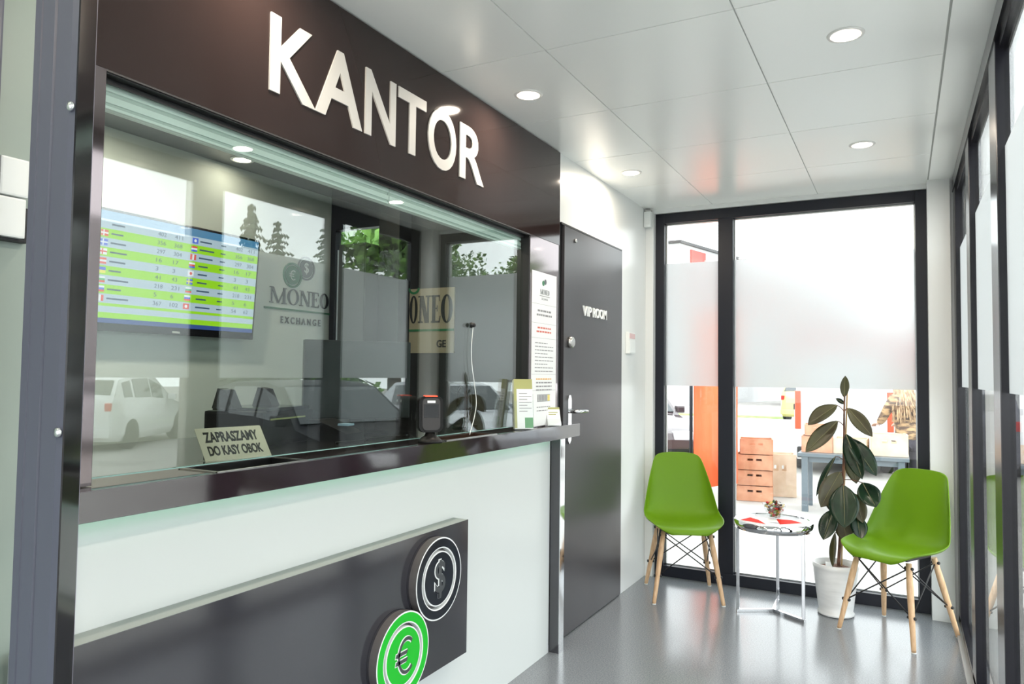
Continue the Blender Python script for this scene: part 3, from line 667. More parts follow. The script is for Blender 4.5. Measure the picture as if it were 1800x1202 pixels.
bm = B(); lathe(bm, [(.040, 0), (.040, .006), (.030, .016), (.018, .024), (.014, .036), (0, .037)], 32); obj('base', bm, plastic_black, sc)
bm = B(); rect(bm, Fr((0.0, .0308, .093), (-1, 0, 0), (0, 0, 1)), -.03, .002, -.02, .02, 0, .001, 0); rect(bm, Fr((0.0, .0308, .093), (-1, 0, 0), (0, 0, 1)), .003, .034, -.022, .008, 0, .001, 1); obj('back_sticker', bm, [blue_print, paper], sc)
# leaflet holder
lh = thing('leaflet_holder', 'clear tilted stand full of green leaflets beside the notice', 'holder', (-1.481, 2.895, ZC), math.radians(46))
fh = Fr((0, -.018, .010), (1, 0, 0), (0, .12, .99))
bm = B(); rect(bm, fh, -.046, .046, -.008, .12, .003, .0045); rect(bm, fh, -.046, .046, -.008, .215, -.024, -.0225); rect(bm, fh, -.046, -.0445, -.008, .15, -.0225, .003); rect(bm, fh, .0445, .046, -.008, .15, -.0225, .003); box(bm, -.044, .044, -.030, .026, 0, .003); obj('stand', bm, acrylic, lh)
for k in range(6):
    bm = B(); d = -.0215 + .0036 * k; rect(bm, fh, -.043, .043, -.004, .216 - .001 * (5 - k), d, d + .0022, 0); q = obj('leaflet', bm, [paper if k % 2 else pmat('leaflet_edge', (.55, .56, .36), .5)], lh)
    if k == 5:
        d += .0022; bm = B(); rect(bm, fh, -.043, .043, .172, .216, d, d + .0004, 0); rect(bm, fh, .005, .043, .0, .045, d, d + .0004, 1); rect(bm, fh, -.043, -.031, .0, .172, d, d + .0004, 0)
        for j in range(7): rect(bm, fh, -.020, .018 + .02 * (j % 2), .150 - .013 * j, .153 - .013 * j, d, d + .0004, 2)
        obj('leaflet_print', bm, [olive_print, green_print, ink], q)
# card holder
ch_ = thing('card_holder', 'small clear stand of business cards at the counter end', 'holder', (-1.474, 3.20, ZC), math.radians(44))
fh = Fr((0, -.02, .006), (1, 0, 0), (0, .34, .94))
bm = B(); rect(bm, fh, -.036, .036, -.004, .03, .003, .0045); rect(bm, fh, -.036, .036, -.004, .085, -.018, -.0165); box(bm, -.036, .036, -.025, .03, 0, .002); obj('stand', bm, acrylic, ch_)
for k in range(5):
    bm = B(); rect(bm, fh, -.033, .033, -.002, .088, -.015 + .0034 * k, -.0135 + .0034 * k); q = obj('business_card', bm, paper, ch_)
bm = B(); rect(bm, fh, -.025, .022, .06, .064, .0001, .0005); rect(bm, fh, -.025, .012, .05, .054, .0001, .0005); rect(bm, fh, -.033, .033, .078, .088, .0001, .0005); obj('card_print', bm, olive_print, ch_)
# webcam on the glass with its cable
wc = thing('window_camera', 'small black camera stuck to the booth glass with white cable', 'camera', (-1.5325, 2.525, 1.515))
bm = B(); lathe(bm, [(.012, 0), (.012, .004), (.009, .008), (.009, .016), (0, .016)], 24, axis='x'); obj('housing', bm, black, wc, True)
bm = B(); lathe(bm, [(.006, .015), (.006, .020), (.004, .021), (0, .021)], 20, axis='x'); obj('lens', bm, black_gloss, wc, True)
bm = B(); lathe(bm, [(.004, -.016), (.006, -.014), (.006, .014), (.004, .016), (0, .016)], 16, axis='y', center=(.010, 0, 0)); obj('pivot', bm, black, wc, True)
bm = B(); tube(bm, crom([(.010, 0, -.008), (.010, -.010, -.09), (.010, -.004, -.16), (.010, .018, -.24), (.010, .034, -.31), (.010, .020, -.37), (.012, -.018, -.439)], 8), .0016, 8); obj('cable', bm, plastic_white, wc)
# notice sheet
nt = thing('notice_sheet', 'tall white notice taped to the polished upright', 'notice')
fn = Fr((-1.4995, 3.006, 1.08), (0, 1, 0), (0, 0, 1)); NW, NH = .268, .722
bm = B(); rect(bm, fn, 0, NW, 0, NH, 0, .002); obj('sheet', bm, paper, nt)
bm = B(); ring2(bm, fn, .118, .672, .013, 0, .002, .0025, 1, seg=18); ring2(bm, fn, .140, .680, .013, 0, .002, .0025, 2, seg=18)
moneo(bm, fn, .085, .185, .618, .642, .002, .0025, 2); rect(bm, fn, .08, .19, .609, .612, .002, .0025, 0); text(bm, fn, 'EXCHANGE', .10, .17, .592, .602, .002, .0025, 0)
def line(y, a, b, mi=0, h=.005, bits=5):
    x = a
    while x < b:
        w = random.uniform(.012, .035); rect(bm, fn, x, min(x + w, b), y, y + h, .002, .0025, mi); x += w + .006
for y, a, b in ((.535, .06, .205), (.515, .05, .215)): line(y, a, b, 0, .009)
for y, a, b in ((.455, .06, .21), (.437, .05, .21)): line(y, a, b, 3, .008)
for j in range(9): line(.385 - .0165 * j, .035, .235 if j % 3 else .17, 0, .004)
for j in range(4): line(.215 - .017 * j, .05, .22, 4 if j == 0 else 0, .006)
for j in range(11): rect(bm, fn, .065 + .0125 * j, .074 + .0125 * j, .115, .143, .002, .0025, 5 if j in (9, 10) else 0)
rect(bm, fn, .062, .203, .112, .1145, .002, .0025, 0); rect(bm, fn, .062, .203, .1435, .146, .002, .0025, 0)
for j in range(2): line(.085 - .017 * j, .06, .21, 0, .004)
for y in (.57, .48, .41, .24, .165): rect(bm, fn, .0, NW, y, y + .001, .002, .0022, 0)
obj('notice_print', bm, [ink, logo_green, logo_grey, ink_red, ink_orange, pmat('print_yellow', (.75, .6, .05), .5)], nt)

# ------------------------------------------------------------------ small wall devices
al = thing('alarm_keypad', 'small white keypad on the wall beside the grey door', 'keypad', (XW, 4.407, 1.524))
obj('case', box(B(), 0, .024, -.058, .058, -.068, .068, 0, .004), plastic_white, al)
obj('flap', box(B(), .024, .028, -.05, .05, -.062, .012, 0, .002), plastic_white, al)
obj('display', box(B(), .024, .0265, -.048, .048, .026, .058), pmat('keypad_display', (.62, .42, .42), .3), al)
mo = thing('motion_detector', 'white motion detector in the corner above the end window', 'detector', (-1.489, YB - .03, 2.365))
obj('case', box(B(), -.024, .024, -.026, .022, -.055, .05, 0, .006), plastic_white, mo)
bm = B(); box(bm, -.02, .02, -.01, .028, .052, .066); tube(bm, [(0, 0, .048), (0, .0, .062)], .008); obj('bracket', bm, steel, mo)
obj('sensor_lens', box(B(), -.016, .016, -.029, -.026, -.035, .012, 0, .001), plastic_white, mo)

# ------------------------------------------------------------------ booth equipment
mn = thing('computer_monitor', 'large dark monitor seen from behind through the booth glass', 'monitor', (-1.93, 2.31, ZC), math.radians(-126))
obj('panel', box(B(), -.215, .215, -.018, .018, .06, .372, 0, .006), pmat('monitor_back', (.014, .016, .019), .45), mn)
obj('neck', box(B(), -.03, .03, -.035, .005, .005, .2, 0, .003), plastic_black, mn)
obj('foot', box(B(), -.11, .11, -.09, .08, 0, .01, 0, .003), plastic_black, mn)
pr = thing('receipt_printer', 'black desk printer with raised paper guides behind the plaque', 'printer', (-1.96, 1.84, ZC), math.radians(14))
obj('body', box(B(), -.11, .11, -.16, .16, 0, .115, 0, .012), plastic_black, pr)
obj('cover', box(B(), -.10, .112, -.13, .13, .112, .125, 0, .004), black_gloss, pr)
for yy in (-.125, .10):
    bm = B(); prism(bm, Fr((-.02, yy, .123), (1, 0, 0), (0, 0, 1)), [(-.05, 0), (.03, 0), (.0, .06), (-.03, .065)], 0, .05); obj('paper_guide', bm, plastic_grey, pr)
obj('front_stripe', box(B(), .1105, .113, -.12, .10, .085, .09), olive_print, pr)
ph = thing('card_terminal', 'low black card terminal between printer and monitor', 'terminal', (-1.80, 2.04, ZC), math.radians(10))
bm = B(); prism(bm, Fr((0, -.06, 0), (1, 0, 0), (0, 0, 1)), [(-.08, 0), (.08, 0), (.08, .03), (-.04, .075), (-.08, .075)], 0, -.12); obj('body', bm, plastic_black, ph)
obj('paper_slip', box(B(), .02, .06, -.02, .025, .055, .062), pmat('slip_blue', (.35, .5, .65), .5), ph)
bm = B(); tube(bm, crom([(-1.72, 1.95, ZC + .004), (-1.68, 2.05, ZC + .006), (-1.72, 2.12, ZC + .004), (-1.66, 2.2, ZC + .012), (-1.68, 2.32, ZC + .004)], 8), .003, 8)
tag(obj('power_cable', bm, plastic_black), 'loose cable on the counter behind the booth glass', 'cable')
ld_ = thing('desk_lamp', 'small dark desk stand on the counter behind the camera cable', 'stand', (-1.76, 2.86, ZC))
bm = B(); lathe(bm, [(.06, 0), (.06, .012), (.015, .018), (.012, .06), (0, .06)], 28); obj('base', bm, plastic_black, ld_, True)
bm = B(); lathe(bm, [(.0, -.012), (.065, -.01), (.07, .0), (.065, .012), (0, .014)], 32, (0, 0, .13), axis='x'); obj('disc', bm, plastic_black, ld_, True)
bm = B(); tube(bm, [(0, 0, .05), (0, 0, .09)], .01); obj('stalk', bm, plastic_black, ld_)
# ------------------------------------------------------------------ chairs
def chair_shell():
    prof = [(-.236, .405, .095, -.002, -.011), (-.234, .422, .150, .003, -.031), (-.212, .436, .198, .014, -.047), (-.14, .436, .224, .028, -.022), (-.06, .428, .234, .040, .0), (.02, .424, .235, .05, .01),
            (.09, .430, .233, .055, .03), (.14, .452, .230, .045, .06), (.172, .495, .226, .02, .085), (.19, .55, .218, .0, .085), (.206, .62, .203, .0, .07), (.222, .70, .182, .0, .05), (.236, .765, .162, .0, .032), (.244, .797, .150, .0, .018), (.249, .817, .134, -.001, .013), (.252, .827, .110, -.002, .008), (.253, .832, .080, -.003, .004)]
    bm = B(); n = 14; rows = []
    for (y, z, w, lz, ly) in prof:
        r = []
        for k in range(n + 1):
            v = -1 + 2 * k / n; q = abs(v) ** 2.6
            r.append(bm.verts.new((w * math.sin(v * PI / 2 * .86) / math.sin(PI / 2 * .86), y - ly * q, z + lz * q)))
        rows.append(r)
    for i in range(len(rows) - 1):
        for k in range(n):
            f = bm.faces.new((rows[i][k], rows[i][k + 1], rows[i + 1][k + 1], rows[i + 1][k])); f.smooth = True
    bmesh.ops.recalc_face_normals(bm, faces=bm.faces[:])
    r = bmesh.ops.solidify(bm, geom=bm.faces[:], thickness=.007)
    return bm
def make_chair(label):
    t = thing('shell_chair', label, 'chair', group='lime green shell chairs')
    o = obj('seat_shell', chair_shell(), lime, t, True); s = o.modifiers.new('smooth', 'SUBSURF'); s.levels = 1; s.render_levels = 2
    tops = {}; feet = {}; legs = {}
    for sx in (-1, 1):
        for sy in (-1, 1):
            a = Vector((sx * .135, sy * .115 - .015, .405)); b = Vector((sx * .198, sy * .205, 0.004)); tops[sx, sy] = a; feet[sx, sy] = b
            bm = B(); tube(bm, [a, a.lerp(b, .3), a.lerp(b, .97), b], [.0135, .0165, .0115, .0105], 14); l = obj('leg', bm, wood, t); legs[sx, sy] = l
            bm = B(); lathe(bm, [(.0115, 0), (.0115, .005), (0, .005)], 14, (b.x, b.y, 0)); obj('glide', bm, plastic_white, l)
    def L(k, f): return tops[k].lerp(feet[k], f)
    for s in (-1, 1):
        for a, b in (((s, -1), (s, 1)), ((s, 1), (s, -1)), ((-1, s), (1, s)), ((1, s), (-1, s))):
            bm = B(); tube(bm, [L(a, .06), L(b, .62)], .0035, 8); obj('wire_brace', bm, black_wire, t)
    for k in tops:
        for f in (.06, .62):
            bm = B(); p = L(k, f); lathe(bm, [(.006, -.022), (.008, -.02), (.008, .02), (.006, .022)], 10, p, axis='x'); obj('brace_bolt', bm, black_wire, legs[k])
    bm = B(); box(bm, -.12, .12, -.125, -.11, .408, .424); box(bm, -.12, .12, .07, .085, .408, .422); box(bm, -.125, -.112, -.125, .085, .408, .424); box(bm, .112, .125, -.125, .085, .408, .424); obj('seat_bracket', bm, black_wire, t)
    return t
c1 = make_chair('lime green shell chair left of the chrome table')
c1.location = (-1.18, 4.455, 0); c1.rotation_euler = (0, 0, math.radians(24))
c2 = copy_tree(c1); c2['label'] = 'lime green shell chair right of the rubber plant'
c2.location = (-.030, 4.357, 0); c2.rotation_euler = (0, 0, math.radians(-30))

# ------------------------------------------------------------------ side table
TX, TY = -.650, 4.400
tt = thing('side_table', 'small round chrome side table between the green chairs', 'table', (TX, TY, 0))
bm = B(); lathe(bm, [(.0, .500), (.205, .500), (.205, .508), (.0, .508)], 56); obj('table_top', bm, pmat('mirror_top', (.80, .81, .82), .18, spec=.7), tt, True)
bm = B(); lathe(bm, [(.206, .468), (.213, .468), (.213, .514), (.206, .514), (.206, .468)], 64); obj('rim_band', bm, chrome, tt, True)
ft3 = [(-.190, -.113), (.162, -.106), (-.006, .215)]
for i, (x, y) in enumerate(ft3):
    r = math.hypot(x, y); x, y = x / r * .2035, y / r * .2035
    bm = B(); box(bm, x - .009, x + .009, y - .009, y + .009, .016, .468, 0, .002); obj('leg', bm, chrome, tt)
    a = math.atan2(y, x); c, s = math.cos(a), math.sin(a)
    bm = B(); prism(bm, Fr((0, 0, 0), (c, s, 0), (-s, c, 0)), [(0, -.009), (.213, -.009), (.213, .009), (0, .009)], .001, .017); obj('foot_bar', bm, chrome, tt)
fx = Fr((TX, TY, .5085), (1, 0, 0), (0, 1, 0))
lf = thing('folded_leaflet', 'red and white folded leaflet lying on the chrome table', 'leaflet')
bm = B(); prism(bm, fx, [(-.165, -.085), (.02, -.15), (.155, .0), (.09, .06), (-.10, .055)], 0, .0012); obj('paper', bm, paper, lf)
bm = B(); prism(bm, fx, [(-.165, -.085), (-.02, -.136), (-.075, -.03), (-.13, .02)], .0012, .0018); prism(bm, fx, [(.155, .0), (.09, .06), (.01, .045), (.05, -.105)], .0012, .0018); obj('red_print', bm, red_print, lf)
bm = B(); prism(bm, fx, [(-.02, -.075), (.03, -.085), (.06, -.075), (.02, -.06)], .0012, .0018); obj('dark_print', bm, ink, lf)
# bowl of sweets
bw = thing('glass_bowl', 'small glass bowl of wrapped sweets on the chrome table', 'bowl', (-.655, 4.475, .5085))
bm = B(); lathe(bm, [(.0, .002), (.030, .0), (.034, .006), (.050, .035), (.062, .070), (.066, .083), (.063, .083), (.059, .070), (.047, .037), (.031, .010), (0, .008)], 40); obj('bowl_shell', bm, bowl_glass, bw, True)
cols = [('red', (.55, .03, .03)), ('white', (.8, .8, .78)), ('gold', (.65, .48, .12)), ('black', (.03, .03, .03)), ('green', (.12, .3, .08)), ('brown', (.22, .07, .03))]
proto = {}
for nme, c in cols:
    bm = B(); lathe(bm, [(.0, -.0145), (.006, -.0135), (.0018, -.0075), (.0045, -.0065), (.0052, 0), (.0045, .0065), (.0018, .0075), (.006, .0135), (0, .0145)], 8, axis='x')
    proto[nme] = obj('wrapped_sweet', bm, pmat('sweet_' + nme, c, .25), None, True); tag(proto[nme], nme + ' wrapped sweet in the glass bowl', 'sweet', 'wrapped sweets in the glass bowl')
rnd = random.Random(3); used = set()
for k in range(84):
    nme = cols[k % len(cols)][0]
    o = proto[nme] if nme not in used else proto[nme].copy()
    if nme in used: C.objects.link(o)
    used.add(nme)
    z = .012 + .080 * (k / 84.0); R_ = .026 + (z - .012) * .42 if z < .07 else .052 - (z - .07) * .6
    a = rnd.uniform(0, 2 * PI); rad = R_ * math.sqrt(rnd.uniform(.1, 1)); rad = min(rad, max(.012, R_ - .006))
    o.location = (-.655 + rad * math.cos(a), 4.475 + rad * math.sin(a), .5085 + z)
    o.rotation_euler = (rnd.uniform(0, 6), rnd.uniform(-.7, .7), rnd.uniform(0, 6)); o.scale = (.9, 1.15, 1.15)

# ------------------------------------------------------------------ rubber plant
rp = thing('rubber_plant', 'potted rubber plant between the table and the right chair', 'plant', (0, 0, 0))
PX, PY = -.338, 4.535
bm = B(); lathe(bm, [(.0, .012), (.062, .012), (.080, .0), (.094, .004), (.096, .014), (.088, .02), (.094, .06), (.105, .15), (.114, .225), (.117, .255), (.120, .262), (.120, .285), (.114, .285), (.110, .25), (0, .245)], 56, (PX, PY, 0)); obj('pot', bm, pot_mat, rp, True)
bm = B(); lathe(bm, [(.110, .250), (.07, .262), (.02, .268), (0, .268)], 36, (PX, PY, 0)); obj('soil', bm, soil_mat, rp, True)
bm = B(); tube(bm, crom([(-.325, 4.54, .24), (-.312, 4.54, .45), (-.297, 4.54, .727), (-.290, 4.54, .95), (-.288, 4.54, 1.12), (-.285, 4.535, 1.22)], 6), [.0095 - .0055 * i / 30 for i in range(31)], 12); obj('stem', bm, stem_mat, rp)
bm = B(); tube(bm, crom([(-.309, 4.55, .24), (-.300, 4.552, .5), (-.286, 4.552, .85), (-.272, 4.552, 1.255)], 5), .0042, 8); obj('support_cane', bm, stake_mat, rp)
obj('plant_label', box(B(), -.385, -.350, 4.478, 4.482, .262, .296), paper, rp)
def leaf(base, tip, wid, facing, flip=False, curl=.12, droop=.0, stalk=None):
    """a thick oval leaf: dark upper skin, brown-green underside, pale midrib"""
    a, b = Vector(base), Vector(tip); d = b - a; Ln = d.length; d.normalize()
    nrm = Vector(facing).normalized(); side = d.cross(nrm).normalized(); nrm = side.cross(d)
    bm = B(); nu, nv = 12, 6; T, U = [], []
    for i in range(nu + 1):
        t = i / nu; w = wid / 2 * (math.sin(PI * min(1, t * .97 + .015)) ** .72) * (1 - .12 * t); 
        if t > .9: w *= max(.03, (1 - t) / .1) ** .7
        row, ro2 = [], []
        for j in range(nv + 1):
            v = -1 + 2 * j / nv
            p = a + d * (Ln * t) + side * (w * v) + nrm * (-curl * wid * (1 - abs(v)) * 1.0 * math.sin(PI * t) + droop * Ln * math.sin(PI * t))
            row.append(bm.verts.new(p)); ro2.append(bm.verts.new(p - nrm * .0012))
        T.append(row); U.append(ro2)
    up_i, un_i = (1, 0) if flip else (0, 1)
    for i in range(nu):
        for j in range(nv):
            f = bm.faces.new((T[i][j], T[i][j + 1], T[i + 1][j + 1], T[i + 1][j])); f.material_index = up_i; f.smooth = True
            f = bm.faces.new((U[i][j], U[i + 1][j], U[i + 1][j + 1], U[i][j + 1])); f.material_index = un_i; f.smooth = True
        for j in (0, nv):
            f = bm.faces.new((T[i][j], T[i + 1][j], U[i + 1][j], U[i][j])); f.material_index = un_i
    o = obj('leaf', bm, [leaf_dark, leaf_under], rp)
    bm = B(); m = nv // 2
    pts = [a + d * (Ln * i / nu) + nrm * (-curl * wid * math.sin(PI * i / nu) + droop * Ln * math.sin(PI * i / nu) + .0006) for i in range(nu)]
    tube(bm, pts, [.0026 - .0018 * i / nu for i in range(nu)], 6); obj('midrib', bm, leaf_vein, o)
    if stalk:
        bm = B(); tube(bm, crom([stalk, (Vector(stalk) + a) / 2 + Vector((0, 0, .006)), a], 4), .0026, 6); obj('leaf_stalk', bm, stem_mat, o)
V_ = (.06, -1, .1)
def st(z): return (-.29 - .0 * z, 4.54, z)
leaf((-.287, 4.54, 1.212), (-.279, 4.52, 1.333), .055, (.5, -1, .1), True, .12, 0, (-.285, 4.535, 1.19))
leaf((-.325, 4.53, 1.166), (-.474, 4.49, 1.050), .105, (-.2, -.75, .55), True, .16, .10, (-.287, 4.54, 1.13))
leaf((-.323, 4.53, 1.076), (-.484, 4.46, .898), .10, (-.5, -.8, -.3), True, .14, .05, (-.29, 4.54, 1.05))
leaf((-.268, 4.535, 1.150), (-.144, 4.49, 1.000), .085, (.35, -.8, -.2), True, .15, .10, (-.287, 4.54, 1.13))
leaf((-.278, 4.52, 1.004), (-.192, 4.395, .777), .105, (-.35, -.8, .6), False, .16, .02, (-.29, 4.54, .98))
leaf((-.262, 4.53, .985), (-.125, 4.43, .795), .115, (.3, -.85, .5), False, .12, .05, (-.29, 4.54, .95))
leaf((-.335, 4.53, .876), (-.432, 4.49, .652), .062, (-.75, -.55, .25), False, .18, .05, (-.296, 4.54, .86))
leaf((-.310, 4.52, .792), (-.404, 4.44, .600), .125, (.1, -.9, -.2), True, .12, .02, (-.297, 4.54, .78))
leaf((-.291, 4.48, .724), (-.278, 4.36, .514), .165, (-.05, -1, .45), False, .10, .04, (-.298, 4.54, .72))
leaf((-.196, 4.52, .742), (-.128, 4.43, .628), .125, (.1, -.95, .35), False, .10, .03, (-.298, 4.54, .75))
leaf((-.232, 4.53, .675), (-.196, 4.49, .526), .085, (.2, -.9, -.1), True, .12, .02, (-.300, 4.54, .68))
leaf((-.348, 4.52, .580), (-.392, 4.43, .424), .105, (-.1, -.9, .3), False, .12, .03, (-.305, 4.54, .58))
leaf((-.226, 4.52, .562), (-.204, 4.44, .448), .095, (.25, -.9, .4), False, .10, .03, (-.302, 4.54, .58))
leaf((-.302, 4.51, .532), (-.272, 4.47, .418), .10, (0, -1, -.1), True, .10, .02, (-.304, 4.54, .54))
leaf((-.338, 4.50, .455), (-.343, 4.41, .286), .060, (-.7, -.7, .1), True, .16, .04, (-.312, 4.54, .45))
leaf((-.258, 4.55, .925), (-.230, 4.57, .728), .10, (.2, -.9, -.1), True, .10, .02, (-.292, 4.54, .92))
leaf((-.285, 4.545, 1.175), (-.330, 4.53, 1.205), .03, (-.2, -.8, .6), False, .1, .02)
leaf((-.330, 4.56, .72), (-.372, 4.60, .56), .10, (-.2, .9, .3), False, .1, .02, (-.298, 4.54, .72))

# ------------------------------------------------------------------ outdoors
bm = B(); box(bm, -40, 60, 4.92, 60, GZ - .1, GZ); box(bm, .36, 60, -40, 4.92, GZ - .1, GZ); box(bm, -40, -3.08, -40, 4.92, GZ - .1, GZ); box(bm, -3.08, .36, -40, -1.5, GZ - .1, GZ); box(bm, -3.08, -2.58, 3.41, 4.92, GZ - .1, GZ)
struct('ground', bm, paving, label='pale paved yard outside the windows', cat='ground')
bm = B(); box(bm, -3.08, .36, -1.5, 3.41, GZ - .05, -.06); box(bm, -2.58, .36, 3.41, 4.92, GZ - .05, -.06); struct('trim_5', bm, anthracite, label='dark base of the kiosk', cat='plinth')
bm = B(); box(bm, -9, -3.95, 27.8, 31.5, GZ - .02, GZ + .02); tag(obj('grass_strip', bm, grass_mat), 'green grass strip across the yard behind the crates', 'grass', kind='stuff')
bm = B(); box(bm, -9.2, -1.8, 27.5, 27.78, GZ, GZ + .12); struct('trim_6', bm, bld_white, label='pale kerb in front of the grass strip', cat='kerb')
bm = B(); box(bm, 12.0, 24, 16.2, 20.5, GZ - .02, GZ + .002); tag(obj('lawn', bm, grass_mat), 'lawn beyond the parked cars', 'grass', kind='stuff')
def crate(label, x, y, z, rz, m, h=.19, w=.40, d=.30, group='wooden crates in the yard'):
    t = thing('wooden_crate', label, 'crate', (x, y, z), rz, group)
    def planks(bm, a, b, f):
        q = a + (b - a) * .30; q2 = b - (b - a) * .30; c = (a + b) / 2
        for x0, x1, z0, z1 in ((a, b, .004, h * .60), (a, q, h * .60, h * .74), (c - .02, c + .02, h * .60, h * .74), (q2, b, h * .60, h * .74), (a, b, h * .74, h - .004)): f(bm, x0, x1, z0, z1)
    for s in (-1, 1):
        bm = B(); planks(bm, -w / 2, w / 2, lambda q, x0, x1, z0, z1: box(q, x0, x1, s * d / 2 - .007, s * d / 2 + .007, z0, z1)); obj('side_slat', bm, m, t)
        bm = B(); planks(bm, -d / 2, d / 2, lambda q, x0, x1, z0, z1: box(q, s * w / 2 - .007, s * w / 2 + .007, x0, x1, z0, z1)); obj('end_slat', bm, m, t)
    bm = B()
    for sx in (-1, 1):
        for sy in (-1, 1): box(bm, sx * (w / 2 - .022) - .013, sx * (w / 2 - .022) + .013, sy * (d / 2 - .02) - .012, sy * (d / 2 - .02) + .012, 0, h)
    obj('corner_post', bm, m, t)
    obj('bottom', box(B(), -w / 2 + .01, w / 2 - .01, -d / 2 + .01, d / 2 - .01, .012, .020), m, t)
    return t
names = ['bottom crate of the stack beyond the chrome table', 'second crate from the bottom of the outdoor stack', 'third crate from the bottom of the outdoor stack', 'top crate of the outdoor stack, set back a little']
zz = GZ
for i, nme in enumerate(names):
    crate(nme, -1.735 + (.02 if i == 3 else .006 * (-1) ** i), 10.15 + .01 * (i % 2), zz, math.radians(8 + 3 * (i % 2)), crate_wood, .20, .44 if i < 3 else .40, .34); zz += .203
crate('pale crate standing just behind the outdoor crate stack', -1.50, 10.68, GZ, math.radians(14), crate_pale, .58, .40, .3)
yt = thing('yard_table', 'dark outdoor table carrying crates behind the rubber plant', 'table', (-.55, 9.85, GZ))
obj('table_top', box(B(), -.58, .62, -.30, .30, .665, .705, 0, .004), table_grey, yt)
for sx in (-.50, .54):
    for sy in (-.25, .25): obj('leg', box(B(), sx - .035, sx + .035, sy - .035, sy + .035, 0, .665), table_grey, yt)
obj('apron', box(B(), -.47, .51, -.26, -.24, .60, .665), table_grey, yt)
crate('reddish crate on the yard table, left end', -.93, 9.85, GZ + .705, .05, crate_wood, .20, .34, .30, 'crates on the yard table')
crate('upper reddish crate stacked on the yard table', -.92, 9.85, GZ + .908, .12, crate_wood, .14, .30, .28, 'crates on the yard table')
crate('pale crate on the yard table behind the plant stem', -.55, 9.87, GZ + .705, -.06, crate_pale, .19, .36, .30, 'crates on the yard table')
crate('pale crate on the yard table, nearest the person', -.14, 9.85, GZ + .705, .04, crate_pale, .26, .38, .32, 'crates on the yard table')
# orange banner
bn = thing('yard_banner', 'tall orange cloth banner beyond the left window pane', 'banner', (-2.40, 9.62, GZ))
bm = B(); tube(bm, [(-.045, 0, 0), (-.045, 0, 2.5)], .022, 10); obj('pole', bm, anthracite, bn)
bm = B(); lathe(bm, [(.16, 0), (.16, .03), (.04, .05), (0, .05)], 24, (-.045, 0, 0)); obj('base', bm, anthracite, bn)
bm = B(); N_ = 14; R1 = []
for i in range(N_ + 1):
    x = i / N_ * .56 - .01; yo = .02 * math.sin(i * .9); zb = .15 + .12 * (x / .56)
    R1.append([bm.verts.new((x, yo + dy, z)) for dy in (-.004, .004) for z in (zb, .9, 1.6, 2.45)])
for i in range(N_):
    for s in (0, 4):
        for k in range(3): f = bm.faces.new((R1[i][s + k], R1[i + 1][s + k], R1[i + 1][s + k + 1], R1[i][s + k + 1])); f.smooth = True
    bm.faces.new((R1[i][0], R1[i + 1][0], R1[i + 1][4], R1[i][4])); bm.faces.new((R1[i][3], R1[i + 1][3], R1[i + 1][7], R1[i][7]))
for i in (0, N_):
    for k in range(3): bm.faces.new((R1[i][k], R1[i][k + 1], R1[i][k + 5], R1[i][k + 4]))
obj('cloth', bm, banner_mat, bn)

